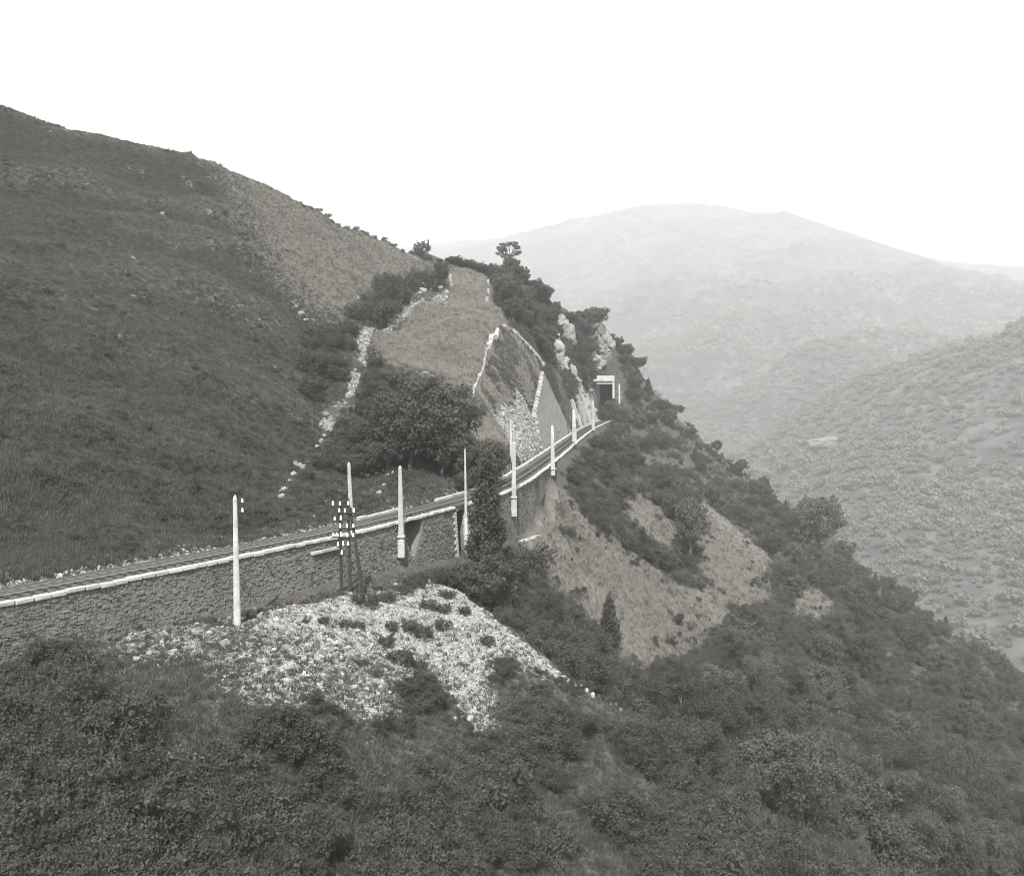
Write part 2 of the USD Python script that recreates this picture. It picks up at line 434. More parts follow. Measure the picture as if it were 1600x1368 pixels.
R_crag = [region(q) for q in ([(872, 498), (884, 500), (897, 545), (888, 545)], [(856, 515), (866, 515), (880, 548), (884, 575), (872, 572)], [(925, 500), (945, 510), (962, 545), (955, 560), (935, 545)], [(925, 560), (940, 556), (945, 580), (930, 578)], [(903, 600), (920, 600), (934, 655), (905, 662)])]
R_fieldA = region([(872, 772), (892, 775), (905, 808), (950, 840), (1000, 880), (1060, 915), (1120, 935), (1138, 958), (1090, 1005), (1060, 1040), (985, 1052), (968, 1040), (935, 980), (905, 950), (880, 935), (845, 905), (830, 850), (850, 815)])
R_fieldB = region([(978, 775), (1005, 768), (1022, 790), (1055, 812), (1050, 850), (1030, 850), (1000, 820), (975, 800)])
R_fieldC = region([(1082, 785), (1100, 785), (1150, 825), (1200, 866), (1188, 900), (1205, 935), (1160, 950), (1110, 930), (1085, 870), (1100, 830)])
R_fieldD = region([(1240, 940), (1270, 918), (1302, 942), (1280, 962), (1255, 960)])
R_shoulder = region([(700, 430), (755, 432), (775, 480), (795, 515), (768, 528), (745, 600), (735, 690), (760, 640), (790, 690), (775, 720), (700, 690), (725, 650), (690, 590), (650, 580), (605, 570), (580, 535), (640, 495), (700, 460)])
R_hill = region([(300, 260), (380, 275), (470, 315), (600, 372), (690, 410), (680, 440), (600, 470), (520, 520), (480, 490), (430, 420), (400, 330)])


_jx = meshkit.fbm(p3 * 0.35 + 9, 4, 61) - 0.5
_jy = meshkit.fbm(p3 * 0.35 + 59, 4, 67) - 0.5


def soft(geom, jitter=1.0):
    """1 inside, 0 outside, with a ragged border."""
    return inside(geom, xy[:, 0] + jitter * 6 * _jx, xy[:, 1] + jitter * 6 * _jy).astype(float)


bare = np.zeros(len(xy)); tone = np.full(len(xy), 0.06) * np.clip(1 + 1.3 * n_mid + 1.0 * n_big - 2.0 * np.clip(0.08 - np.abs(n_gul), 0, 1) * 5, 0.45, 1.8)
tone = np.where(d_out > 0, 0.06, tone)
from scipy.ndimage import gaussian_filter
hill_w = np.clip(gaussian_filter(soft(R_hill, 3).reshape(XX.shape), 10).ravel() + 0.9 * n_big + 0.5 * n_mid, 0, 1) * gaussian_filter(soft(R_hill, 3).reshape(XX.shape), 10).ravel() ** 0.5
tone = tone + 0.055 * hill_w
for g_, v_, j_ in ((R_shoulder, 0.115, 0.8), (R_fieldA, 0.15, 0.8), (R_fieldB, 0.155, 0.8), (R_fieldC, 0.16, 0.8), (R_fieldD, 0.16, 0.5), (R_facet, 0.10, 0.4)):
    w = soft(g_, j_)
    tone = tone * (1 - w) + v_ * w
for g_, v_, j_ in ((R_scree, 0.42, 0.7), (R_scree_mid, 0.62, 0.8), (R_scree_top, 0.86, 0.7), (R_scree_streak, 1.0, 0.5), (R_path, 0.6, 0.7), (R_strip, 0.6, 0.8), (R_rubble, 0.9, 0.5), *((c, 0.9, 0.5) for c in R_crag)):
    w = soft(g_, j_) * v_
    bare = np.maximum(bare, w)
from scipy.ndimage import gaussian_filter
_rill = meshkit.fbm(np.column_stack([xy[:, 0] * 0.55, xy[:, 1] * 0.16, 0 * xy[:, 0]]) + 5.5, 4, 77) - 0.5      # streaks that run down the bank
bare = np.where(inside(R_scree.buffer(3), xy[:, 0], xy[:, 1]), np.clip(bare * (1 + 2.6 * _rill), 0, 1), bare)
bare = gaussian_filter(bare.reshape(XX.shape), 2.6).ravel()
tone = gaussian_filter(tone.reshape(XX.shape), 1.6).ravel()
bare = np.where((d_out < -2.5) & (d_out > -6.0) & (s_at < S_END), np.maximum(bare, 0.35 * (n_small > -0.02)), bare)
bare = np.maximum(bare, np.clip((n_mid + n_small * 0.8 - 0.15) * 3.4, 0, 0.58) * (d_out < -6))


def sheet_faces(nx, ny):
    i, j = np.meshgrid(np.arange(nx - 1), np.arange(ny - 1), indexing="ij")
    a = (i * ny + j).ravel(); b = a + ny
    return np.vstack([np.stack([a, b, b + 1], 1), np.stack([a, b + 1, a + 1], 1)])


M_ground = usdkit.material(stage, "/World/Looks/hillside_turf", {
    "tone": ("attribute", {"attribute": "tone"}), "bare": ("attribute", {"attribute": "bare"}), "g": ("geometry", {}),
    "n": ("noise_texture", {"scale": 0.9, "detail": 7.0, "roughness": 0.68}),
    "n2": ("noise_texture", {"scale": 4.5, "detail": 5.0, "roughness": 0.7}),
    "av": ("mix_float", {"fac": 0.5}),
    "k": ("map_range", {"from_min": 0.33, "from_max": 0.67, "to_min": 0.55, "to_max": 1.45}),
    "turf": ("vector_math", {"math_type": "scale"}),
    "v": ("voronoi_texture", {"scale": 2.4, "feature": "f1"}),
    "stone": ("rgb_ramp", {"ramp": [(0.36, grey(0.08)), (0.46, grey(0.16)), (0.56, grey(0.24)), (0.68, grey(0.32))]}),
    "edge": ("math", {"math_type": "multiply_add", "value2": 2.6}),
    "e2": ("map_range", {"from_min": 1.62, "from_max": 1.95, "to_min": 0.0, "to_max": 1.0, "clamp": True}),
    "mix": ("mix_color", {}),
    "b": ("bump", {"strength": 0.9, "distance": 0.12}),
    "p": ("diffuse_bsdf", {"roughness": 0.6})},
    [("g.position", "n.vector"), ("g.position", "n2.vector"), ("g.position", "v.vector"), ("n.fac", "av.a"), ("n2.fac", "av.b"), ("av.result", "k.value"),
     ("tone.color", "turf.vector1"), ("k.result", "turf.scale"), ("av.result", "stone.fac"), ("av.result", "edge.value1"), ("bare.fac", "edge.value3"), ("edge.value", "e2.value"),
     ("e2.result", "mix.fac"), ("turf.vector", "mix.a"), ("stone.color", "mix.b"), ("mix.result", "p.color"), ("n2.fac", "b.height"), ("b.normal", "p.normal")], surface="p.BSDF")
_f = sheet_faces(len(GX), len(GY))
_c = np.column_stack([xy, Z])[_f].mean(1)
_near = (np.abs(_c[:, 1] - 312) < 16) & (np.abs(_c[:, 0] - 34) < 12)
_dd = np.full(len(_f), 99.0); _ss = np.zeros(len(_f))
_dd[_near], _ss[_near] = side(_c[_near, :2])
_cut = _near & (_dd > -3.9) & (_dd < 0.1) & (_ss > S_END - 0.5) & (_ss < S_END + 13) & (_c[:, 2] < 0.4)   # the bore of the tunnel
gm = obj("hillside", (np.column_stack([xy, Z]), _f[~_cut]), M_ground, smooth=True, kind="structure")
pv = UsdGeom.PrimvarsAPI(gm)
pv.CreatePrimvar("tone", Sdf.ValueTypeNames.Color3fArray, "vertex").Set(Vt.Vec3fArray.FromNumpy((tone[:, None] * TINT_G).astype(np.float32)))
pv.CreatePrimvar("bare", Sdf.ValueTypeNames.FloatArray, "vertex").Set(Vt.FloatArray.FromNumpy(bare.astype(np.float32)))

# ------------------------------------------------------------------ the valley and the mountains beyond
ax = np.concatenate([np.linspace(-2600, -300, 90)[:-1], np.linspace(-300, 1500, 230)[:-1], np.linspace(1500, 3600, 90)])
ay = np.concatenate([np.linspace(330, 1500, 200)[:-1], np.linspace(1500, 3600, 190)[:-1], np.linspace(3600, 5200, 60)])
AX, AY = np.meshgrid(ax, ay, indexing="ij")
axy = np.stack([AX.ravel(), AY.ravel()], 1)
mt = [pix(px, py, Y) for px, py, Y in [
    (640, 402, 4300), (690, 388, 4300), (738, 379, 4300), (775, 387, 4200), (500, 410, 4400), (300, 380, 4400), (0, 400, 4400),
    (800, 372, 3400), (840, 357, 3300), (900, 346, 3250), (985, 327, 3200), (1040, 321, 3200), (1090, 318, 3200), (1130, 324, 3150), (1170, 331, 3100), (1225, 330, 3000), (1270, 351, 2900), (1333, 373, 2800), (1420, 420, 2700), (1600, 470, 2600), (1800, 520, 2500),
    (850, 450, 2750), (950, 430, 2700), (1100, 420, 2650), (1250, 430, 2500), (1333, 450, 2400), (900, 520, 2350), (1000, 520, 2250), (1100, 520, 2200), (1250, 530, 2050), (1333, 540, 1950), (1600, 560, 1900),
    (950, 590, 1900), (1050, 600, 1750), (1150, 605, 1650), (1250, 600, 1550), (1333, 590, 1500), (1600, 600, 1450),
    (1050, 680, 1500), (1000, 660, 1600),
    (1165, 716, 1250), (1210, 690, 1220), (1250, 665, 1190), (1333, 622, 1150), (1450, 585, 1100), (1600, 545, 1050), (1750, 500, 1000),
    (1200, 745, 1080), (1290, 720, 1020), (1333, 705, 1000), (1333, 760, 880), (1333, 850, 700), (1250, 790, 900), (1450, 720, 880), (1600, 750, 780), (1600, 900, 600), (1600, 1000, 500),
    (1110, 730, 1300), (700, 600, 2200), (500, 600, 2300), (200, 600, 2400)]]
mt += [pix(px, py, Y) + np.array([30, 190, -75.0]) for px, py, Y in [(1210, 690, 1220), (1250, 665, 1190), (1333, 622, 1150), (1450, 585, 1100), (1600, 545, 1050)]]
mt += [np.array(q, float) for q in [(0, 340, -150), (150, 380, -175), (300, 420, -200), (-300, 400, -60), (0, 700, -190), (160, 560, -205), (200, 700, -185), (600, 340, -200), (-800, 500, 40), (1200, 330, -100), (-300, 1200, -150), (0, 1500, -120), (2500, 1500, 300), (2500, 3000, 500), (-2500, 3000, 500), (0, 5200, 300), (1500, 5200, 380), (3500, 5200, 400), (600, 4400, 420), (1200, 4200, 350)]]
mt = np.array(mt)
az = RBFInterpolator(mt[:, :2], mt[:, 2], kernel="linear", smoothing=3.0)(axy)
az = az.reshape(AX.shape)
for _ in range(4):
    q = np.pad(az, 1, mode="edge")
    az = (q[1:-1, 1:-1] * 4 + q[:-2, 1:-1] + q[2:, 1:-1] + q[1:-1, :-2] + q[1:-1, 2:]) / 8
az = az.ravel()
ap = np.column_stack([axy, np.zeros(len(axy))])
wq = np.column_stack([meshkit.fbm(ap * 0.002 + 31, 3, 51), meshkit.fbm(ap * 0.002 + 77, 3, 53), 0 * az]) * 1.6
rug = 1 - np.abs(2 * meshkit.fbm(ap * 0.0024 + 2.2 + wq, 5, 41) - 1)          # ridges with gullies between them
amp = np.clip((axy[:, 1] - 450) / 1700, 0.08, 1.0)
crest_fade = np.clip((axy[:, 1] - 2350) / 550, 0, 1)
az += (rug - 0.68) * amp * 290 * (1 - 0.93 * crest_fade) + (meshkit.fbm(ap * 0.010, 5, 44) - 0.5) * 60 * np.clip(amp, 0.25, 1) * (1 - 0.6 * crest_fade)
M_far = usdkit.material(stage, "/World/Looks/far_mountain", {
    "g": ("geometry", {}), "n": ("noise_texture", {"scale": 0.006, "detail": 8.0, "roughness": 0.66}), "v": ("voronoi_texture", {"scale": 0.05, "detail": 2.0}),
    "a": ("mix_float", {"fac": 0.35}),
    "r": ("rgb_ramp", {"ramp": [(0.25, grey(0.03)), (0.5, grey(0.042)), (0.62, grey(0.05)), (0.76, grey(0.085))]}),
    "b": ("bump", {"strength": 0.25, "distance": 4.0}),
    "p": ("diffuse_bsdf", {"roughness": 0.6})},
    [("g.position", "n.vector"), ("g.position", "v.vector"), ("n.fac", "a.a"), ("v.distance", "a.b"), ("a.result", "r.fac"), ("r.color", "p.color"), ("n.fac", "b.height"), ("b.normal", "p.normal")], surface="p.BSDF")
obj("mountains", (np.column_stack([axy, az]), sheet_faces(len(ax), len(ay))), M_far, smooth=True, kind="structure")

_c = pix(1300, 719, 990)
_r = trimesh.creation.icosphere(4)
_v = _r.vertices * [24, 16, 9.0] * (0.75 + 0.6 * meshkit.fbm(_r.vertices * 2.2 + 5, 4, 12)[:, None])
_zi = RegularGridInterpolator((ax, ay), az.reshape(AX.shape))
tag(obj("rock_crag", (_v + [_c[0], _c[1], float(_zi((_c[0], _c[1]))) + 1.0], _r.faces), M_rubble), "small pale crag far away on the hazy slope at the right", "rock")

# ------------------------------------------------------------------ the air
z_hi = float(max(az.max(), Z.max())) + 30; z_lo = float(min(az.min(), Z.min())) - 1.5
hz = trimesh.creation.box(bounds=[(-2650, -120, z_lo), (3650, 5260, z_hi)])
M_haze = usdkit.material(stage, "/World/Looks/haze", {"v": ("principled_volume", {"color": (0.985, 0.985, 0.985), "density": HAZE, "anisotropy": HAZE_G})}, [], volume="v.volume")
obj("haze", hz, M_haze, kind="stuff", label="pale haze filling the valley air", cat="haze") if HAZE > 0 else None
# ------------------------------------------------------------------ the retaining wall with its coping, and the track on it
def bend(mesh):
    """Takes (s, off, z) coordinates along the railway to the world."""
    v, f = (mesh.vertices, mesh.faces) if hasattr(mesh, "faces") else mesh
    v = np.asarray(v, float)
    p, _ = edge(v[:, 0], v[:, 1])
    return np.column_stack([p, v[:, 2]]), np.asarray(f)[:, ::-1]


def Y_of(s):
    return np.interp(s, _arc, _yy)


def batter(z):
    return 0.14 - 0.07 * (ZT - z)


S0, S1 = s_of_px(-60), float(np.interp(146, _yy, _arc))
N0, N1, NB = s_of_px(634), s_of_px(661), s_of_px(646)
O0, O1 = s_of_px(712.5), s_of_px(728)
TOPW = ZT - 0.34
grid_s = np.arange(S0, S1, 1.0)
outline = [(s, TOPW) for s in grid_s] + [(s, float(base_z(Y_of(s))) - 1.0) for s in grid_s[::-1]]
face = Polygon(outline).buffer(0)
notch = Polygon([(N0, TOPW + 1), (N1, TOPW + 1), (N1 - 0.2, TOPW - 1.2), (NB + 0.25, float(base_z(Y_of(NB))) + 0.9), (NB - 0.35, float(base_z(Y_of(NB))) + 0.9), (N0 + 0.15, TOPW - 1.6)])
gate = sbox(O0, -30, O1, TOPW - 0.25)
face_open = face.difference(notch).difference(gate)


def core_strip(poly, depth, off0):
    parts = []
    for s in np.arange(S0, S1, 1.2):
        c = poly.intersection(sbox(s, -40, s + 1.2, 10))
        for g in getattr(c, "geoms", [c]):
            if g.is_empty or g.geom_type != "Polygon" or g.area < 1e-3:
                continue
            e = trimesh.creation.extrude_polygon(g, depth, engine="earcut")
            v = np.asarray(e.vertices)
            o = np.where(v[:, 2] < depth / 2, batter(v[:, 1]), depth) + off0
            parts.append(bend((np.column_stack([v[:, 0], o, v[:, 1]]), e.faces)))
    return join(parts)


wall = thing("retaining_wall", "long rubble stone retaining wall carrying the railway along the hillside", "wall")
v_, f_ = core_strip(face_open, 1.7, 0.04)
obj("wall_core", (v_, f_), M_mortar, wall)
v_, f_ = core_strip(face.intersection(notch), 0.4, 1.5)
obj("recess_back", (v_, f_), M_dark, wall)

rg = np.random.default_rng(5)
SV, SF, nst = [], [], 0
base_f = np.array([[0, 1, 2], [0, 2, 3], [0, 4, 5], [0, 5, 1], [1, 5, 6], [1, 6, 2], [2, 6, 7], [2, 7, 3], [3, 7, 4], [3, 4, 0]])
cells = []
zrow = TOPW - 0.02
row_tops = []
while zrow > -19.2:
    hgt = rg.uniform(0.12, 0.25)
    s = S0 + rg.uniform(0, 0.4)
    while s < S1 - 0.6:
        w = rg.uniform(0.12, 0.40)
        cells.append((s, zrow - hgt, w, hgt))
        s += w + 0.03
    zrow -= hgt + 0.025
cells = np.array(cells)
cen = np.column_stack([cells[:, 0] + cells[:, 2] / 2, cells[:, 1] + cells[:, 3] / 2])
ok = shapely.contains_xy(face_open.buffer(-0.1), cen[:, 0], cen[:, 1])
cells = cells[ok]
k = len(cells)
q = np.zeros((k, 8, 3))
proud = rg.uniform(0.0, 0.11, k)
for i, (a, b) in enumerate(((0, 0), (1, 0), (1, 1), (0, 1))):
    for lay in (0, 1):
        ins = 0.05 if lay == 0 else 0.0
        q[:, i + 4 * lay, 0] = cells[:, 0] + cells[:, 2] * (a + (ins if a == 0 else -ins)) + rg.normal(0, 0.032, k)
        q[:, i + 4 * lay, 2] = cells[:, 1] + cells[:, 3] * (b + (ins if b == 0 else -ins)) + rg.normal(0, 0.032, k)
        q[:, i + 4 * lay, 1] = batter(q[:, i + 4 * lay, 2]) + 0.04 + (-proud + rg.normal(0, 0.015, k) if lay == 0 else 0.06)
fv = (base_f[None] + (np.arange(k) * 8)[:, None, None]).reshape(-1, 3)
obj("rubble_stones", bend((q.reshape(-1, 3), fv)), M_rubble_wall, wall, kind="stuff")

_wk = rg.choice(np.arange(len(cells)), 420, p=(cells[:, 3] * 0 + 1) / len(cells))
WEEDS = []
for c_ in cells[_wk]:
    p_, _ = edge(c_[0], batter(c_[1]) - 0.05)
    WEEDS.append([p_[0], p_[1], c_[1]])
WEEDS = np.array(WEEDS)
# coping stones one by one
s = S0
i = 0
while s < S_END - 1:
    Yh = Y_of(s)
    ln = (0.95 if Yh < 110 else 1.6 if Yh < 170 else 3.2) * rg.uniform(0.85, 1.15)
    if s + ln > O0 - 0.1 and s < O1 + 0.1:
        s = O1 + 0.1
        continue
    e = block((ln - 0.07, 0.42, 0.24), 0.035, i, 0.014)
    v = np.asarray(e.vertices) + [s + ln / 2, 0.16 + rg.normal(0, 0.03), ZT - 0.19 + rg.normal(0, 0.022)]
    obj("coping_stone", bend((v, e.faces)), M_coping, wall)
    s += ln; i += 1
# quoins at the underpass, long and short
for sgn, se in ((-1, O0), (1, O1)):
    z, n = TOPW - 0.3, 0
    while z > float(base_z(Y_of(se))) - 0.1:
        w, hq = (0.62 if n % 2 else 0.36), rg.uniform(0.27, 0.34)
        e = block((w, 0.5, hq - 0.03), 0.03, n, 0.01)
        v = np.asarray(e.vertices) + [se + sgn * w / 2 - sgn * 0.05, batter(z) + 0.10, z - hq / 2]
        obj("quoin_stone", bend((v, e.faces)), M_pale, wall)
        z -= hq; n += 1
e = block((O1 - O0 + 0.6, 0.35, 0.42), 0.03)
obj("bridge_beam", bend((np.asarray(e.vertices) + [(O0 + O1) / 2, 0.25, ZT - 0.30], e.faces)), M_timber, wall)
e = block((O1 - O0 + 0.9, 2.8, 0.22), 0.02)
obj("bridge_deck", bend((np.asarray(e.vertices) + [(O0 + O1) / 2, 1.9, ZT - 0.52], e.faces)), M_mortar, wall)
for a, b in ((s_of_px(486), s_of_px(522)),):
    for sa in np.arange(a, b, 1.15):
        e = block((1.1, 0.3, 0.22), 0.03, 3, 0.01)
        v = np.asarray(e.vertices) + [sa + 0.55, batter(ZT - 1.0) - 0.12, ZT - 1.0]
        obj("ledge_stone", bend((v, e.faces)), M_pale, wall)
# the stones at the outer foot: a short abutment wall, and the culvert head beyond it
track = thing("railway_track", "single railway track on a stony bed curving into the tunnel", "railway track")
ss = np.arange(S0, S_END + 12, 1.2)
oo = np.array([0.40, 0.75, 1.2, 1.8, 2.4, 3.0, 3.35, 3.6])
hh = np.array([-0.36, -0.15, -0.09, -0.08, -0.08, -0.09, -0.14, -0.36])
SS, OO = np.meshgrid(ss, oo, indexing="ij")
zz = ZT + np.broadcast_to(hh, SS.shape) + (meshkit.noise(np.stack([SS * 1.7, OO * 1.7, SS * 0], -1), 4) - 0.5) * 0.05
obj("ballast", bend((np.column_stack([SS.ravel(), OO.ravel(), zz.ravel()]), sheet_faces(len(ss), len(oo))[:, ::-1])), M_ballast, track, smooth=True)
slp = []
for s in np.arange(S0, S_END + 6, 0.72):
    e = trimesh.creation.box((0.22, 1.9, 0.14)); slp.append(bend((e.vertices + [s, 1.9, ZT - 0.125], e.faces)))
obj("sleepers", join(slp), M_timber, track, kind="stuff")
for off in (1.37, 2.43):
    prof = np.array([(-0.06, 0.0), (0.06, 0.0), (0.02, 0.03), (0.02, 0.10), (0.035, 0.115), (0.035, 0.14), (-0.035, 0.14), (-0.035, 0.115), (-0.02, 0.10), (-0.02, 0.03)])
    sr = np.arange(S0, S_END + 10, 2.0)
    v = np.array([(a, off + p[0], ZT + 0.03 + p[1]) for a in sr for p in prof]); n = len(prof)
    i, j = np.meshgrid(np.arange(len(sr) - 1), np.arange(n), indexing="ij")
    qd = np.stack([i * n + j, i * n + (j + 1) % n, (i + 1) * n + (j + 1) % n, (i + 1) * n + j], -1).reshape(-1, 4)
    obj("rail", bend((v, np.vstack([qd[:, [0, 1, 2]], qd[:, [0, 2, 3]]]))), M_iron, track)
kerb = thing("track_kerb", "pale stone kerb along the hill side of the track", "kerb")
s = s_of_px(560, 3.7)
i = 0
while s < S_END - 1.0:
    ln = (1.2 if Y_of(s) < 120 else 2.4) * rg.uniform(0.85, 1.15)
    if not (O0 - 5 < s < O1 + 0.5):
        e = block((ln - 0.05, 0.40, 0.40), 0.03, i, 0.012)
        v = np.asarray(e.vertices) + [s + ln / 2, 3.72 + rg.normal(0, 0.02), ZT - 0.10 + rg.normal(0, 0.02)]
        obj("kerb_stone", bend((v, e.faces)), M_coping if Y_of(s) > 110 else M_pale, kerb)
    s += ln; i += 1

# ------------------------------------------------------------------ the concrete slab above the line
slab = thing("retaining_slab", "tall triangular grey concrete slab holding the cutting above the track", "retaining wall")


def slab_pt(s, h, back=0.0):
    p, _ = edge(s, 4.0 + 2.2 * h / 14 + back)
    return np.array([p[0], p[1], ZT + h])


def slab_left(h):
    """Arc length of the slab's left border at height h (it bulges to the left half way up)."""
    return np.interp(h, [-0.4, 6.0, 13.6], [SA, s_of_px(838, 4.9), SC])


def slab_right(h):
    return np.interp(h, [-0.4, 13.6], [SD, SC + 0.6])


rows, cols = 26, 26
pts = []
for layer in (0.0, 0.9):
    for h in np.linspace(-0.4, 13.6, rows):
        for t in np.linspace(0, 1, cols):
            s = slab_left(h) * (1 - t) + slab_right(h) * t
            pts.append(slab_pt(s, h, layer) + (0 if layer else 1) * np.array([0, 0, 0]))
pts = np.array(pts)
pts[:, 0] += (meshkit.fbm(pts * 0.8, 3, 8) - 0.5) * 0.25
ff = sheet_faces(rows, cols)
n0 = rows * cols
rim = np.concatenate([np.arange(cols), np.arange(1, rows) * cols + cols - 1, (rows - 1) * cols + np.arange(cols - 2, -1, -1), np.arange(rows - 2, 0, -1) * cols])
r2 = np.roll(rim, -1)
ff = np.vstack([ff, ff[:, ::-1] + n0, np.stack([rim, r2, r2 + n0], 1), np.stack([rim, r2 + n0, rim + n0], 1)])
obj("slab_face", (pts, ff), M_slab, slab)
h, i = 0.0, 0
while h < 13.2:
    hs = rg.uniform(0.5, 0.9)
    e = block((0.7, 0.9, hs), 0.14, i, 0.09)
    obj("edge_stone", (np.asarray(e.vertices) + slab_pt(slab_left(h) - 0.15, h + hs / 2, 0.30), e.faces), M_coping, slab)
    h += hs; i += 1
v_, f_ = tube([slab_pt(slab_right(h) + 0.2, h, 0.3) for h in np.linspace(0, 13.2, 9)], 0.28, 6)
obj("edge_rib", (v_, f_), M_slab, slab)
# slanting buttress ribs of bedded rock nearer the tunnel
for i, (px, top) in enumerate(((906, 7.5), (913, 8.6), (921, 8.4), (930, 7.0))):
    s = s_of_px(px, 4.2)
    a, _ = edge(s, 4.3); b, _ = edge(s - 1.5, 6.3)
    r = np.array([[a[0], a[1], ZT - 0.4], [*(a * 0.6 + b * 0.4), ZT + top * 0.4], [*b, ZT + top]])
    rr = trimesh.Trimesh(*tube(r, [1.15, 1.0, 0.45], 7))
    rr = rr.subdivide().subdivide()
    vv = rr.vertices + (meshkit.fbm(rr.vertices * 0.9, 3, i)[:, None] - 0.5) * [0.7, 0.7, 0.2]
    t_ = tag(obj("rock_rib", (vv, rr.faces), M_rock), ["slanting pale rock rib beside the track, nearest the concrete slab", "slanting pale rock rib, second from the concrete slab", "slanting pale rock rib, third from the concrete slab", "slanting pale rock rib closest to the tunnel mouth"][i], "rock", "rock ribs above the track")

for i, (line, rad, lab) in enumerate((
        ([(858, 513), (864, 528), (870, 545), (878, 562), (885, 577)], [1.0, 1.9, 2.1, 1.7, 0.8], "long pale crag slanting down through the cliff wood above the slab"),
        ([(888, 572), (896, 590), (904, 608), (911, 628), (917, 648)], [0.7, 1.2, 1.4, 1.4, 0.9], "thin pale rock rib running on down from the long crag to the track"),
        ([(873, 497), (880, 508), (888, 526), (894, 544)], [1.0, 2.0, 2.2, 1.0], "shorter pale crag on the ridge above and right of the long one"),
        ([(920, 497), (930, 508), (940, 522), (950, 540), (956, 552)], [1.2, 2.4, 2.8, 2.2, 1.0], "broad pale crag on the skyline above the tunnel"),
        ([(924, 552), (932, 562), (940, 574)], [1.2, 2.2, 1.2], "low pale crag just above the lintel of the tunnel"))):
    pts = np.array([hit(*p_) for p_ in line])
    tt = np.linspace(0, 1, 16)
    ctr = np.column_stack([np.interp(tt, np.linspace(0, 1, len(pts)), pts[:, k_]) for k_ in range(3)])
    rr = trimesh.Trimesh(*tube(ctr, np.interp(tt, np.linspace(0, 1, len(rad)), rad), 9), process=False).subdivide()
    nz = meshkit.fbm(rr.vertices * 0.45 + i, 4, 90 + i); n2_ = meshkit.fbm(rr.vertices * 0.45 + 40 + i, 4, 95 + i)
    vv = rr.vertices + np.column_stack([nz - 0.5, n2_ - 0.5, (nz + n2_ - 1) * 0.9]) * 3.4
    tag(obj("rock_crag", (vv, rr.faces), M_rock), lab, "rock", "crags on the wooded cliff")

# ------------------------------------------------------------------ the tunnel mouth
portal = thing("tunnel_portal", "pale concrete tunnel portal with a deep lintel over a dark opening", "tunnel portal")


def pblock(s, o0, o1, z0, z1, depth, bev=0.05):
    e = block((depth, o1 - o0, z1 - z0), bev)
    e = e.subdivide()
    return bend((np.asarray(e.vertices) + [s, (o0 + o1) / 2, (z0 + z1) / 2], e.faces))


obj("lintel", pblock(S_END, -1.0, 4.6, 0.95, 2.75, 1.4), M_mast, portal)
obj("lower_beam", pblock(S_END + 0.25, -0.55, 4.7, -0.05, 0.90, 0.9), M_coping, portal)
obj("jamb", pblock(S_END + 0.1, -1.0, -0.45, -4.6, 0.93, 1.2), M_mast, portal)
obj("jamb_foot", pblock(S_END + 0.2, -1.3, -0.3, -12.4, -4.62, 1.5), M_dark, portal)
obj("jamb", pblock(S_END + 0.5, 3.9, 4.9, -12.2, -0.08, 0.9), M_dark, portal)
obj("corbel", pblock(S_END - 0.2, 4.62, 5.6, 0.9, 1.6, 0.9), M_coping, portal)
lin = []
for o0, o1, z0, z1 in ((-0.44, -0.14, -12.4, 0.4), (3.9, 4.2, -12.4, 0.4), (-0.44, 4.2, 0.4, 0.8)):
    lin.append(pblock(S_END + 7.2, o0, o1, z0, z1, 12.0, 0.02))
lin.append(pblock(S_END + 13.3, -0.5, 4.3, -12.4, 0.8, 0.4, 0.02))
obj("tunnel_lining", join(lin), M_dark, portal)

# ------------------------------------------------------------------ masts
def shaft(p0, p1, w0, w1, n=10):
    """A tapered square shaft with chamfered edges and a blunt point."""
    p0, p1 = fix(p0), fix(p1)
    a = np.array([(1, .55), (.55, 1), (-.55, 1), (-1, .55), (-1, -.55), (-.55, -1), (.55, -1), (1, -.55)])
    lv = list(np.linspace(0, 0.97, n)) + [0.985, 1.0]
    v = []
    for t in lv:
        w = (w0 * (1 - t) + w1 * t) / 2 * (1 if t < 0.975 else 0.75 if t < 0.99 else 0.3)
        c = p0 * (1 - t) + p1 * t
        v += [(c[0] + x * w, c[1] + y * w, c[2]) for x, y in a]
    v = np.array(v); m_ = 8
    i, j = np.meshgrid(np.arange(len(lv) - 1), np.arange(m_), indexing="ij")
    qd = np.stack([i * m_ + j, i * m_ + (j + 1) % m_, (i + 1) * m_ + (j + 1) % m_, (i + 1) * m_ + j], -1).reshape(-1, 4)
    f = np.vstack([qd[:, [0, 1, 2]], qd[:, [0, 2, 3]], [[(len(lv) - 1) * m_ + 0, (len(lv) - 1) * m_ + b, (len(lv) - 1) * m_ + b + 1] for b in range(1, 7)], [[0, b + 1, b] for b in range(1, 7)]])
    return v, f


def insulator(c, h=0.26, r=0.085):
    prof = np.array([(0.0, 0), (r * .7, 0), (r, h * .25), (r * .72, h * .45), (r * .85, h * .6), (r * .5, h * .85), (0.0, h)])
    e = trimesh.creation.revolve(prof, sections=8)
    return np.asarray(e.vertices) + c, e.faces


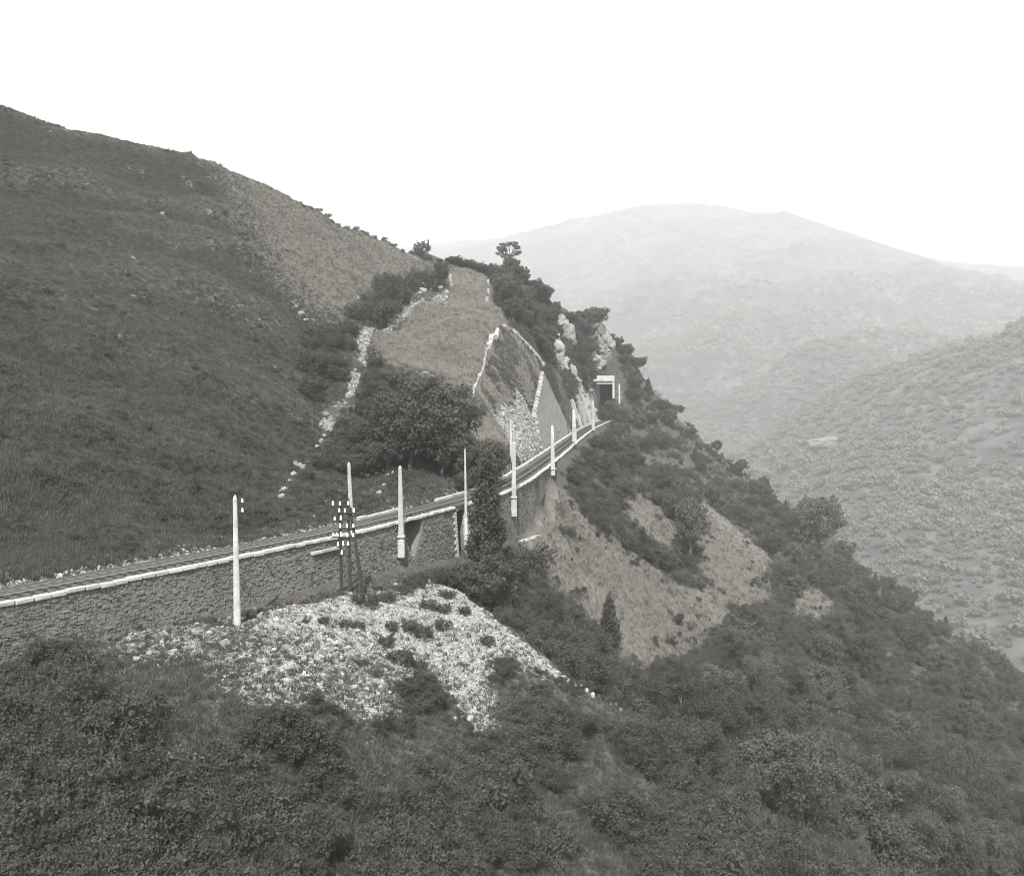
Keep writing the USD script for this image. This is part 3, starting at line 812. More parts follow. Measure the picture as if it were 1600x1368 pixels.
def mast(label, base, top, w0, w1, foot=0.0, bracket=None, wall_side=None, group="white masts along the railway", ins=()):
    """Base and top are points; foot: height of a separate lower block; bracket: height above the base of an arm into the wall."""
    base, top = fix(base), fix(top)
    t = thing("mast", label, "mast", base, group=group)
    d = top - base
    if foot:
        c0 = d * (foot / d[2])
        obj("shaft", shaft(c0 + [0, 0, 0.06], d, w0, w1), M_mast, t)
        obj("foot_block", shaft([0, 0, 0], c0, w0 * 1.28, w0 * 1.2, 3), M_mast, t)
    else:
        obj("shaft", shaft([0, 0, 0], d, w0, w1), M_mast, t)
    for hb in (bracket or ()):
        to = fix(wall_side)
        v, f = tube([np.array([0, 0, hb]) - to * w0 * 0.4, np.array([0, 0, hb]) + to * 0.8], 0.14, 6)
        obj("bracket", (v, f), M_coping, t)
        e = block((w0 * 1.35, w0 * 1.35, 0.16), 0.02)
        obj("collar", (np.asarray(e.vertices) + d * (hb / d[2]), e.faces), M_coping, t)
    for (h_, side_) in ins:
        c = d * (h_ / d[2])
        v, f = tube([c, c + [side_ * 0.45, 0, 0]], 0.03, 6)
        a = obj("insulator_arm", (v, f), M_timber, t)
        obj("insulator", insulator(c + [side_ * 0.45, 0, 0.0]), M_porcelain, t)
    return t


b = hit(371, 976)
mast("tallest white mast, standing on the scree bank at the left", b + [0, 0, -0.5], pix(367, 773, b[1]), 0.40, 0.22, ins=((8.2, 1), (7.6, 1)))
MAST1 = b


def on_line(px, off):
    s = s_of_px(px, off)
    p, t = edge(s, off)
    return p, np.array([-t[1], t[0], 0.0])


def wall_mast(label, px, off, ytop, ybot, w0, w1, dx=-2, **kw):
    p, n = on_line(px, off)
    Yd = p[1]
    return mast(label, [p[0], Yd, pix(px, ybot, Yd)[2]], pix(px + dx, ytop, Yd), w0, w1, wall_side=n, **kw)


p, n = on_line(549, 4.9)
mast("white mast behind the track, above the dark timber telegraph frame", [p[0], p[1], ZT - 0.6], pix(545, 722, p[1]), 0.40, 0.24)
wall_mast("white mast bracketed to the wall beside the dark recess", 627, -0.28, 727, 870, 0.46, 0.26, foot=1.55, bracket=(1.75,))
wall_mast("thin white mast at the underpass beside the tall cypress", 728.5, -0.25, 700, 850, 0.24, 0.14, foot=2.6)
wall_mast("white mast clamped low on the wall right of the cypress", 803, -0.30, 690, 806, 0.52, 0.36, dx=0, foot=1.9, bracket=(2.1,))
p, n = on_line(799, 4.3)
mast("tall white mast on the hill side of the track, right of the cypress", [p[0], p[1], ZT - 0.6], pix(798, 655, p[1]), 0.40, 0.26)
wall_mast("white mast in front of the concrete slab", 864, -0.35, 664, 742, 0.62, 0.40, dx=-1, foot=0.0, bracket=(0.9,))
wall_mast("white mast at the right foot of the concrete slab", 897.5, -0.4, 640, 690, 0.66, 0.5, dx=-1, foot=2.6)
wall_mast("white mast in front of the rock ribs, before the tunnel", 927, -0.45, 626, 672, 0.8, 0.6, dx=-1)
p = pix(968, 640, 301); g0 = float(gz(p[0], p[1]))
mast("farthest white mast, right of the tunnel portal", [p[0], p[1], min(g0, p[2]) - 0.3], pix(967.5, 599, 301), 0.62, 0.45,
     ins=[(p[2] - min(g0, p[2]) + a, sd * 1.6) for a in (2.2, 4.2, 6.0) for sd in (-1, 1)])

# the timber telegraph frame with its insulators
g0 = hit(546, 927)
L = g0.copy()
t = thing("telegraph_frame", "dark timber telegraph frame with tiers of white insulators below the coping", "telegraph pole", L, group=None)


def at(px, py, dy=0.0):
    return pix(px, py, L[1] + dy) - L


obj("pole", tube([at(534, 932), at(531, 783)], [0.12, 0.09], 8), M_timber, t)
obj("pole", tube([at(547.5, 934), at(544, 778)], [0.14, 0.10], 8), M_timber, t)
obj("stay_pole", tube([at(567.5, 928, -0.3), at(547, 792, 0.1)], [0.15, 0.10], 8), M_timber, t)
for tier, (yy, tilt, row) in enumerate(((790, 1.0, (520, 531, 544)), (801, -0.8, (530, 539, 553)), (813, 1.4, (523, 532.5)), (825, 0.6, (531.5, 542, 552)), (839, -1.0, (521, 526, 533, 543, 552)), (853, 1.2, (528, 536, 544)), (867, 0.0, (534,)))):
    a_, b_ = min(row[0], 530) - 2, max(row[-1], 545) + 2
    arm = obj("cross_arm", tube([at(a_, yy + tilt * 0.5, -0.14), at(b_, yy - tilt * 0.5, -0.14)], 0.055, 6), M_timber, t)
    for k_, px in enumerate(row):
        c_ = at(px, yy - tilt * (px - (a_ + b_) / 2) / (b_ - a_) - 1.0, -0.14)
        obj("insulator", insulator(c_, 0.30 if (k_ + tier) % 3 else 0.36, 0.085), M_porcelain, arm)
# ------------------------------------------------------------------ where things can grow: front-facing ground cells, weighted by how large the photograph shows them
nx, ny = XX.shape
V3 = np.column_stack([xy, Z]).reshape(nx, ny, 3)
with np.errstate(divide="ignore", invalid="ignore"):
    PXv = np.where(V3[..., 1] > 20, CX + F * V3[..., 0] / np.maximum(V3[..., 1], 1), np.nan)
    PYv = np.where(V3[..., 1] > 20, HY - F * V3[..., 2] / np.maximum(V3[..., 1], 1), np.nan)
ax_, ay_ = PXv[1:, 1:] - PXv[:-1, :-1], PYv[1:, 1:] - PYv[:-1, :-1]
bx_, by_ = PXv[:-1, 1:] - PXv[1:, :-1], PYv[:-1, 1:] - PYv[1:, :-1]
area = (ax_ * by_ - ay_ * bx_) / 2
if np.nansum(area[(YY[:-1, :-1] > 45) & (YY[:-1, :-1] < 60)]) < 0:
    area = -area
pxc, pyc = PXv[:-1, :-1], PYv[:-1, :-1]
okc = np.isfinite(area) & (area > 0) & (pxc > -40) & (pxc < 1640) & (pyc > 100) & (pyc < 1420) & (YY[:-1, :-1] < 345)
cell_w = np.where(okc, np.nan_to_num(area), 0).ravel()
cell_x, cell_y = XX[:-1, :-1].ravel(), YY[:-1, :-1].ravel()
cell_dx = (XX[1:, 1:] - XX[:-1, :-1]).ravel(); cell_dy = (YY[1:, 1:] - YY[:-1, :-1]).ravel()
cell_d, cell_s = d_out.reshape(nx, ny)[:-1, :-1].ravel(), s_at.reshape(nx, ny)[:-1, :-1].ravel()
cell_bare = bare.reshape(nx, ny)[:-1, :-1].ravel()
cell_px, cell_py = pxc.ravel(), pyc.ravel()
cell_hill = hill_w.reshape(nx, ny)[:-1, :-1].ravel()
cell_noise = n_mid.reshape(nx, ny)[:-1, :-1].ravel(); cell_big = n_big.reshape(nx, ny)[:-1, :-1].ravel()
on_bed = (cell_d > -4.6) & (cell_d < 1.2) & (cell_s < S_END + 14)


def scatter(n, mask, seed, weight=None):
    """n random ground points where mask holds, as dense as the photograph sees the ground."""
    r = np.random.default_rng(seed)
    w = cell_w * mask * (1 if weight is None else weight)
    if w.sum() <= 0:
        return np.zeros((0, 3))
    i = r.choice(len(w), n, p=w / w.sum())
    x = cell_x[i] + r.random(n) * cell_dx[i]; y = cell_y[i] + r.random(n) * cell_dy[i]
    return np.column_stack([x, y, gz(x, y)])


def spaced(p, gap):
    """Thins points to at least gap apart in plan (first come, first kept)."""
    out, t = [], {}
    for q in p:
        g = gap(q) if callable(gap) else gap
        c = (int(q[0] // g), int(q[1] // g))
        near = [o for a in (-1, 0, 1) for b in (-1, 0, 1) for o in t.get((g, c[0] + a, c[1] + b), ())]
        if all((o[0] - q[0]) ** 2 + (o[1] - q[1]) ** 2 > g * g for o in near):
            t.setdefault((g, *c), []).append(q); out.append(q)
    return np.array(out)


def cells_in(geom):
    return inside(geom, cell_x, cell_y)


fields = [R_fieldA, R_fieldB, R_fieldC, R_fieldD]
in_field = np.zeros(len(cell_x), bool)
for g_ in fields:
    in_field |= cells_in(g_)
in_scree, in_path, in_rub, in_facet, in_shoulder, in_hill = (cells_in(g_) for g_ in (R_scree, R_path, R_rubble, R_facet, R_shoulder, R_hill))
in_crag = np.any([cells_in(g_) for g_ in R_crag], axis=0)
valley = cell_d > 1.5
depth = cell_y


VETO = [Polygon(q_) for q_ in (
    [(872, 772), (892, 775), (905, 808), (950, 840), (1000, 880), (1060, 915), (1120, 935), (1138, 958), (1090, 1005), (1060, 1030), (985, 1045), (968, 1020), (945, 975), (905, 950), (880, 935), (845, 905), (830, 850), (850, 815)],
    [(978, 775), (1005, 768), (1022, 790), (1055, 812), (1050, 850), (1030, 850), (1000, 820), (975, 800)],
    [(1082, 785), (1100, 785), (1150, 825), (1200, 866), (1188, 900), (1200, 930), (1160, 945), (1115, 928), (1090, 870), (1100, 830)],
    [(1240, 940), (1270, 918), (1302, 942), (1280, 962), (1255, 960)],
    [(280, 966), (371, 966), (450, 945), (560, 926), (640, 918), (720, 921), (790, 985), (880, 1052), (975, 1112), (900, 1095), (800, 1035), (775, 1090), (765, 1150), (735, 1160), (700, 1100), (672, 1040), (640, 1060), (632, 1150), (600, 1135), (540, 1130), (480, 1115), (400, 1095), (330, 1080), (290, 1040)],
    [(700, 455), (660, 488), (612, 513), (575, 540), (572, 580), (556, 620), (520, 668), (500, 700), (470, 735), (440, 780), (420, 778), (452, 730), (482, 690), (490, 640), (535, 605), (552, 560), (560, 530), (600, 508), (640, 480), (650, 450)],
    [(700, 430), (762, 432), (775, 480), (795, 515), (848, 578), (893, 668), (840, 712), (790, 720), (725, 700), (728, 650), (712, 600), (650, 580), (605, 570), (585, 540), (640, 500), (690, 470)],
    [(0, 930), (290, 874), (630, 795), (735, 770), (735, 870), (640, 900), (560, 925), (450, 942), (290, 962), (0, 1010)],
    [(790, 735), (905, 665), (945, 636), (950, 660), (880, 725), (850, 800), (820, 830), (792, 800)],
    [(936, 585), (975, 585), (975, 640), (936, 640)], [(898, 598), (935, 598), (940, 660), (900, 665)],
    [(856, 512), (868, 515), (890, 570), (916, 640), (900, 640), (875, 575)], [(872, 495), (884, 500), (898, 545), (888, 548)], [(920, 500), (938, 505), (960, 550), (945, 580), (922, 575), (940, 545)])]
VETO.append(Polygon([(850, 1035), (985, 1105), (996, 1130), (930, 1118), (860, 1090)]))
VETO_ALL = shapely.union_all([v_.buffer(0) for v_ in VETO])
shapely.prepare(VETO_ALL)


def project(x, y, z):
    return CX + F * np.asarray(x) / np.asarray(y), HY - F * np.asarray(z) / np.asarray(y)


def fits(q, h, w):
    """How far a plant h tall and w in radius must shrink so as not to stand before the open ground, the scree, the path or the wall."""
    for k_ in (1.0, 0.85, 0.7, 0.55, 0.42):
        px, py = project(q[0], q[1], q[2] + np.array([0.98, 0.95, 0.95, 0.75, 0.75, 0.45, 0.45, 0.2]) * h * k_)
        hw = w * k_ * F / q[1]
        if not shapely.contains_xy(VETO_ALL, px + np.array([0, -0.5, 0.5, 0.95, -0.95, 1.05, -1.05, 0]) * hw, py).any():
            return k_
    return 0.0


def clear(P, sc, h=0.8, w=0.4):
    """Which of many small plants stand clear of those same places; the others are left out or kept low."""
    out = np.ones(len(P), bool)
    for a, b_ in ((0, 1.0), (-1, 0.6), (1, 0.6)):
        px, py = project(P[:, 0], P[:, 1], P[:, 2] + sc * h * b_)
        out &= ~shapely.contains_xy(VETO_ALL, px + a * sc * w * F / P[:, 1], py)
    return out


def instancer(name, pts, protos, scales, seed, label, cat, tilt=0.12):
    r = np.random.default_rng(seed)
    pi = UsdGeom.PointInstancer.Define(stage, numbered("/World", name))
    root = pi.GetPath()
    paths = []
    for pn, mesh, mat in protos:
        paths.append(usdkit.mesh(stage, f"{root}/{pn}", mesh, mat).GetPath())
    pi.CreatePrototypesRel().SetTargets(paths)
    n = len(pts)
    pi.CreateProtoIndicesAttr(Vt.IntArray.FromNumpy(r.integers(0, len(protos), n).astype(np.int32)))
    pi.CreatePositionsAttr(Vt.Vec3fArray.FromNumpy(np.asarray(pts, np.float32)))
    a = r.random(n) * np.pi; tx, ty = r.normal(0, tilt, n), r.normal(0, tilt, n)
    qs = np.stack([np.cos(a), tx, ty, np.sin(a)], 1); qs /= np.linalg.norm(qs, axis=1, keepdims=True)
    pi.CreateOrientationsAttr(Vt.QuathArray([Gf.Quath(float(b[0]), float(b[1]), float(b[2]), float(b[3])) for b in qs]))
    sc = np.asarray(scales, np.float32); sc = np.repeat(sc[:, None], 3, 1) if sc.ndim == 1 else sc
    pi.CreateScalesAttr(Vt.Vec3fArray.FromNumpy(sc))
    return tag(pi.GetPrim(), label, cat, kind="stuff")


# ------------------------------------------------------------------ foliage
def leaf_cards(centres, radii, n, size, r, flat=0.75, shell=0.55, droop=0.0):
    """n small leaf sprays spread through clumps (ellipsoids)."""
    centres = np.asarray(centres, float); radii = np.asarray(radii, float)
    w = radii ** 2; i = r.choice(len(centres), n, p=w / w.sum())
    d = r.normal(size=(n, 3)); d /= np.linalg.norm(d, axis=1, keepdims=True)
    rad = radii[i] * (shell + (1 - shell) * r.random(n) ** 0.6) * r.uniform(0.75, 1.12, n)
    c = centres[i] + d * rad[:, None] * [1, 1, flat]
    nrm = d * 0.6 + r.normal(size=(n, 3)) * 0.7 + [0, 0, 0.4]; nrm /= np.linalg.norm(nrm, axis=1, keepdims=True)
    u = np.cross(nrm, r.normal(size=(n, 3))); u /= np.linalg.norm(u, axis=1, keepdims=True); v = np.cross(nrm, u)
    s1 = size * r.uniform(0.6, 1.4, n)[:, None]; s2 = s1 * r.uniform(0.45, 0.8, n)[:, None]
    q = np.stack([c - u * s1, c - v * s2 * 0.8 + nrm * s2 * 0.25, c + u * s1, c + v * s2 * 0.8 - nrm * s2 * 0.15], 1)
    f = (np.arange(n) * 4)[:, None]
    return q.reshape(-1, 3), np.vstack([np.hstack([f, f + 1, f + 2]), np.hstack([f, f + 2, f + 3])])


def woody(h, crown_r, seed, n_leaf, leaf, kind="broad"):
    """(trunk mesh, crown mesh) of a plant h metres tall."""
    r = np.random.default_rng(seed)
    wood, cs, rs = [], [], []
    if kind in ("cypress", "fir"):
        wood.append(tube([[0, 0, -0.4], [0.05, 0, h * 0.5], [0, 0.04, h * 0.96]], [h * 0.022, h * 0.014, h * 0.003], 6))
        for k_ in range(46 if kind == "cypress" else 54):
            t_ = (k_ + 0.5) / (46 if kind == "cypress" else 54)
            z = h * (0.06 + 0.90 * t_)
            w = crown_r * ((1 - t_) ** 0.55 * min(1, 0.45 + 2.2 * t_) if kind == "cypress" else (1 - t_) ** 0.9 * (0.75 + 0.5 * r.random()))
            a = k_ * 2.4 + r.normal(0, 0.3)
            q = r.uniform(0.3, 0.75) * w
            cs.append([math.cos(a) * q, math.sin(a) * q, z]); rs.append(max(0.12, w * r.uniform(0.42, 0.62)))
            if kind == "fir":
                wood.append(tube([[0, 0, z], [math.cos(a) * w * 0.9, math.sin(a) * w * 0.9, z - 0.12 * w]], [0.03, 0.01], 4, caps=False))
        crown = leaf_cards(cs, rs, n_leaf, leaf, r, flat=1.25, shell=0.35)
    else:
        th = h * (0.30 if kind == "broad" else 0.42 if kind == "airy" else 0.06)
        lean = r.normal(0, 0.05 * h, 2)
        base = np.array([[0, 0, -0.5], [lean[0] * 0.3, lean[1] * 0.3, th * 0.5], [lean[0], lean[1], th]])
        r0 = h * 0.032
        wood.append(tube(base, [r0 * 1.35, r0, r0 * 0.8], 7))
        nl = 15 if kind == "broad" else 13 if kind == "airy" else 13
        zc, rz = (th + h) / 2 + 0.02 * h, (h - th) / 2
        for k_ in range(nl):
            a = k_ * 2.39996 + r.normal(0, 0.25)
            up = 1 - 2 * (k_ + 0.5) / nl                      # from the top of the crown to its skirt
            wide = math.sqrt(max(0.0, 1 - up * up)) ** 0.8
            reach = crown_r * (0.12 + 0.66 * wide * r.uniform(0.72, 1.12))
            end = np.array([lean[0] + math.cos(a) * reach, lean[1] + math.sin(a) * reach, zc + rz * up * r.uniform(0.62, 0.86)])
            if kind == "bush":
                end[2] = max(end[2], 0.16 * h)
            mid = (base[-1] + end) / 2 + r.normal(0, 0.04 * h, 3) + [0, 0, -0.03 * h]
            wood.append(tube([base[-1] - [0, 0, 0.1 * h * r.random()], mid, end], [r0 * 0.5, r0 * 0.32, r0 * 0.1], 5, caps=False))
            R = crown_r * r.uniform(0.26, 0.46) * (0.6 if kind == "airy" else 1)
            cs.append(end); rs.append(R)
            for _ in range(2):
                d = r.normal(size=3); d[2] = abs(d[2]) * 0.6; d /= np.linalg.norm(d)
                e2 = end + d * R * 0.95
                cs.append(e2); rs.append(R * r.uniform(0.35, 0.65))
                wood.append(tube([mid, e2], [r0 * 0.18, r0 * 0.05], 4, caps=False))
        crown = leaf_cards(cs, rs, n_leaf, leaf, r, flat=0.8, shell=0.45)
    return join(wood), crown


def plant_source(name, label, cat, kind, h, cr, seed, n, leaf, mat, loc, rotz, scale, group=None, parts=True):
    t = thing(name, label, cat, loc, rotz, scale, group)
    KIND_NAME[str(t.GetPath())] = name
    w, c = woody(h, cr, seed, n, leaf, kind)
    if parts:
        obj("trunk" if kind in ("broad", "airy", "cypress", "fir") else "stem", w, M_bark, t)
    obj("crown", c, mat, t)
    return t


SOURCES = {}


def plant(key, name, label, cat, spec, loc, rotz=0.0, scale=1.0, group=None):
    """Puts one plant; the first of each key is built, the others refer to it."""
    loc = np.asarray(loc, float)
    if key not in SOURCES:
        kind, h, cr, seed, n, leaf, mat = spec
        SOURCES[key] = plant_source(name, label, cat, kind, h, cr, seed, n, leaf, mat, loc, rotz, scale, group)
        return SOURCES[key]
    KIND_NAME[str(SOURCES[key].GetPath())] = name
    return copy_of(SOURCES[key], loc, rotz, scale, label, group, cat)


SP = {
    "oak_a": ("broad", 6.0, 3.2, 1, 5200, 0.17, M_leaf), "oak_b": ("broad", 6.6, 2.9, 2, 5000, 0.17, M_leaf_mid), "oak_c": ("broad", 5.4, 3.4, 3, 5200, 0.17, M_leaf), "oak_d": ("broad", 7.2, 3.0, 4, 5200, 0.17, M_leaf_mid),
    "near_a": ("broad", 7.5, 4.0, 5, 12000, 0.13, M_leaf), "near_b": ("broad", 8.2, 3.7, 6, 12000, 0.13, M_leaf), "near_c": ("broad", 6.8, 4.2, 7, 12000, 0.13, M_leaf),
    "oak_e": ("broad", 6.0, 2.7, 14, 3600, 0.20, M_leaf_mid), "fir_b": ("cypress", 7.0, 1.5, 15, 4500, 0.15, M_needle), "near_d": ("broad", 7.6, 3.6, 16, 9000, 0.12, M_leaf_mid), "near_e": ("broad", 6.5, 3.4, 18, 9000, 0.16, M_leaf_mid),
    "bush_a": ("bush", 1.5, 1.15, 8, 1500, 0.085, M_leaf), "bush_b": ("bush", 1.3, 1.25, 9, 1500, 0.085, M_leaf), "bush_c": ("bush", 1.9, 1.1, 10, 1500, 0.085, M_leaf_mid),
    "cypress": ("cypress", 12.5, 2.1, 11, 15000, 0.15, M_leaf), "fir_a": ("fir", 8.0, 1.7, 12, 6000, 0.15, M_needle), "airy": ("airy", 9.0, 4.0, 13, 3200, 0.17, M_leaf_mid),
}


def rot(i):
    return float((i * 137.508) % 360)


def height_at(px, y_top, q):
    """Height of a thing that stands at q and reaches up to image row y_top."""
    return (HY - y_top) * q[1] / F - q[2]


def single(key, name, label, cat, px, py, y_top, turn, widen=1.0, spec=None, q=None, group=None):
    q = hit(px, py) if q is None else q
    h0 = SP[key][1]
    s = height_at(px, y_top, q) / h0
    return plant("one_" + key, name, label, cat, SP[key], q + [0, 0, -0.1], turn, (s * widen, s * widen, s), group)


ORD = ["leftmost", "second from left", "third from left", "fourth from left", "fifth from left", "sixth from left", "seventh from left", "eighth from left"]


def told_apart(points, sizes, what, marks, big="tall", small="short", mid="middling"):
    """One label for each of many alike things: its size, the landmark it stands by, its row there and its place in that row."""
    bins, out = {}, [None] * len(points)
    for n_, q in enumerate(points):
        px, py = project(*q)
        nm, mx, my = min(marks, key=lambda m_: (m_[1] - px) ** 2 + 1.4 * (m_[2] - py) ** 2)
        band = "upper row" if py < my - 20 else "lower row" if py > my + 20 else "middle row"
        bins.setdefault((nm, band), []).append((float(px), n_))
    for (nm, band), row in bins.items():
        row.sort()
        mean = np.mean([sizes[n_] for _, n_ in row])
        by = {}
        for _, n_ in row:
            by.setdefault(big if sizes[n_] > mean * 1.05 else small if sizes[n_] < mean * 0.95 else mid, []).append(n_)
        for size, ns in by.items():
            for k_, n_ in enumerate(ns):
                pos = "" if len(ns) == 1 else ", " + (ORD[k_] if k_ < len(ORD) else "far right")
                out[n_] = f"{size} {what} {nm}, {band}{pos}"
                if len(out[n_].split()) > 16:
                    out[n_] = out[n_].replace(" the ", " ")
    return out


def crowd(items, what, marks, group):
    """Plants many of one kind: items are (key, name, cat, spec, point, turn, scale)."""
    names = told_apart([it[4] for it in items], [float(np.mean(it[6])) for it in items], what, marks)
    for it, nm in zip(items, names):
        plant(it[0], it[1], nm, it[2], it[3], it[4], it[5], it[6], group)


# trees and bushes that stand out one by one
b = hit(762, 905)
single("cypress", "cypress_tree", "tall dark columnar tree in front of the retaining wall, hiding the track", "tree", 762, 905, 688, 20, 1.0, q=np.array([pix(762, 905, 84)[0], 84, float(gz(pix(762, 905, 84)[0], 84))]))
single("airy", "airy_tree", "airy pale tree with open crown on the skyline above the wood", "tree", 790, 428, 377, 0, 1.0)
single("oak_a", "round_tree", "dark round tree standing alone on the saddle beside the path", "tree", 690, 455, 411, 60, 0.52)
single("bush_a", "skyline_shrub", "dark leaning shrub alone on the skyline where the left hill meets the saddle", "shrub", 660, 403, 377, 10, 0.75)
single("bush_b", "round_bush", "round dark bush at the top corner of the grass slope below the wall", "bush", 829, 905, 855, 30, 0.8)
SP["cypress_b"] = ("cypress", 8.0, 1.7, 17, 7000, 0.14, M_leaf)
single("cypress_b", "slim_conifer", "slim dark conifer standing in front of the grass slope", "tree", 952, 1025, 918, 15, 1.0)
single("oak_b", "upright_tree", "upright leafy tree between the two upper grass clearings", "tree", 1078, 880, 782, 80, 0.62)
single("bush_c", "field_bush", "small dark bush on the upper grass slope right of the culvert", "bush", 892, 842, 822, 0, 0.9)
single("oak_c", "skyline_tree", "leafy tree poking above the broad pale crag over the tunnel", "tree", 931, 515, 480, 75, 0.8)
single("oak_d", "crest_tree", "broad tree crowning the far right end of the wooded spur", "tree", 1275, 872, 778, 200, 0.95)
# the dark trees left of the grassy shoulder
grove = [(605, 735, 672), (640, 735, 612), (672, 725, 596), (690, 700, 612), (655, 690, 588), (685, 662, 602), (625, 690, 610), (585, 715, 655), (570, 745, 690), (545, 748, 700), (690, 745, 660), (700, 672, 630), (615, 655, 602), (600, 690, 640), (592, 640, 592), (575, 690, 648), (560, 720, 684), (608, 610, 575)]
items = []
for i, (px, py, top) in enumerate(grove):
    q = hit(px, py)
    s = min(height_at(px, top, q) / 6.2, 1.5)
    items.append((("oak_a", "oak_c")[i % 2] + "_g", "gully_tree", "tree", SP[("oak_a", "oak_c")[i % 2]], q + [0, 0, -0.3], rot(i), (s, s, s)))
crowd(items, "dark grove tree", [("behind the white masts", 600, 735), ("under the grassy shoulder", 660, 660)], "grove of dark trees left of the grassy shoulder")
items = []
for i, (px, py, top) in enumerate([(742, 770, 700), (760, 765, 690), (772, 752, 694), (722, 772, 738)]):
    q = hit(px, py)
    s = height_at(px, top, q) / 6.2
    items.append(("oak_b_l", "lineside_tree", "tree", SP["oak_b"], q + [0, 0, -0.3], rot(i + 3), (s, s, s)))
crowd(items, "leafy tree", [("behind the columnar tree", 750, 760)], "trees on the hill side of the track")
for px, py, top, lab in ((957, 652, 626, "dark bush at the right foot of the tunnel portal"), (972, 655, 636, "dark bush between the tunnel portal and the farthest mast"), (944, 640, 628, "small dark bush just inside the left foot of the tunnel portal")):
    p = pix(px, py, 297.0 if px > 950 else 299.0); q = np.array([p[0], p[1], float(gz(p[0], p[1]))])
    s = max(1.2, height_at(px, top, q) / 1.9)
    if px > 950:
        plant("bush_c_t", "portal_bush", lab, "shrub", SP["bush_c"], q, px, (s, s, s))
# bushes in the rocky ground along the gully path
items = []
for i, q in enumerate(spaced(scatter(700, cells_in(region([(560, 500), (600, 450), (655, 445), (665, 465), (620, 500), (575, 530)])) , 71), 3.4)[:26]):
    s = 1.9 + 1.1 * ((i * 7) % 5) / 5
    s *= fits(q, 1.3 * s, 1.2 * s)
    if s < 0.5:
        continue
    items.append(("bush_b_p", "path_bush", "shrub", SP["bush_b"], q, rot(i), s))
crowd(items, "thicket bush", [("below the round tree", 640, 455), ("at the bend of the path", 585, 500)], "thicket beside the gully path")
gl = cells_in(region([(480, 520), (545, 520), (555, 560), (530, 610), (490, 640), (470, 600)])) | cells_in(region([(575, 560), (600, 575), (585, 640), (545, 690), (500, 740), (470, 760), (520, 690), (560, 620)]))
items = []
for i, q in enumerate(spaced(scatter(900, gl & ~in_path, 72), 2.6)[:48]):
    s = 1.2 + 0.9 * ((i * 7) % 5) / 5
    s *= fits(q, 1.5 * s, 1.1 * s)
    if s < 0.4:
        continue
    items.append(("bush_a_g", "gully_bush", "shrub", SP["bush_a"], q, rot(i), s))
crowd(items, "dark bush", [("left of the head of the stony path", 515, 560), ("right of the stony path", 565, 600), ("between the stony path and the grove", 520, 700)], "bushes on the flanks of the gully")
# small bushes along the left skyline
items = []
for i in range(26):
    t_ = i / 25
    px = 470 + 225 * t_ + 6 * math.sin(i * 5.1)
    yy = np.interp(px, [275, 400, 450, 500, 560, 610, 660, 690, 720], [233, 280, 302, 322, 350, 372, 393, 402, 413]) + 4 + 10 * ((i * 13) % 7) / 7
    q = hit(px, yy)
    if q is not None:
        items.append(("bush_b_s", "ridge_bush", "shrub", SP["bush_b"], q - [0, 0, 0.2], rot(i), 0.4 + 0.45 * ((i * 11) % 5) / 5))
crowd(items, "skyline bush", [("high on the left hill", 500, 330), ("half way down the left hill", 560, 358), ("low on the left hill", 615, 380), ("next to the leaning shrub", 665, 400)], "small bushes along the left skyline")
items = []
for i in range(24):
    px = 700 + 68 * i / 23
    q = hit(px, np.interp(px, [700, 720, 768], [410, 417, 428]))
    if q is not None:
        items.append(("bush_a_h", "saddle_bush", "shrub", SP["bush_a"], q, rot(i), 0.75 + 0.95 * ((i * 7) % 6) / 6))
crowd(items, "hedge bush", [("at the left end of the saddle", 712, 414), ("in the middle of the saddle", 735, 420), ("beside the airy tree", 760, 428)], "hedge line across the saddle")
# bushes on the scree
items = []
for i, (px, py, w) in enumerate([(506, 975, 18), (478, 976, 12), (575, 950, 40), (604, 942, 28), (612, 985, 22), (560, 985, 22), (538, 980, 18), (668, 952, 26), (694, 958, 24), (640, 985, 26), (630, 1040, 40), (566, 1040, 18), (632, 930, 26), (660, 1000, 34), (690, 985, 26), (725, 960, 20), (605, 1010, 26), (655, 1045, 26), (672, 1080, 30), (655, 1115, 34), (590, 1060, 14), (700, 935, 24), (760, 1010, 22), (790, 1060, 30), (845, 1090, 34), (330, 972, 14), (395, 968, 14), (430, 948, 12)]):
    q = hit(px, py)
    s = w * q[1] / F / 2.3
    items.append((("bush_a", "bush_b")[i % 2] + "_r", "scree_bush", "shrub", SP[("bush_a", "bush_b")[i % 2]], q, rot(i), (s * 1.1, s * 1.1, s * 0.9)))
crowd(items, "scree bush", [("by the foot of the tallest mast", 375, 985), ("below the telegraph frame", 520, 975), ("under the dark recess", 610, 950), ("at the upper right crest", 700, 945), ("mid scree", 600, 1030), ("left of the pale streak", 665, 1080), ("on the right-hand ridge", 800, 1060)], "bushes on the scree bank")
# creeper hanging in the recess of the wall

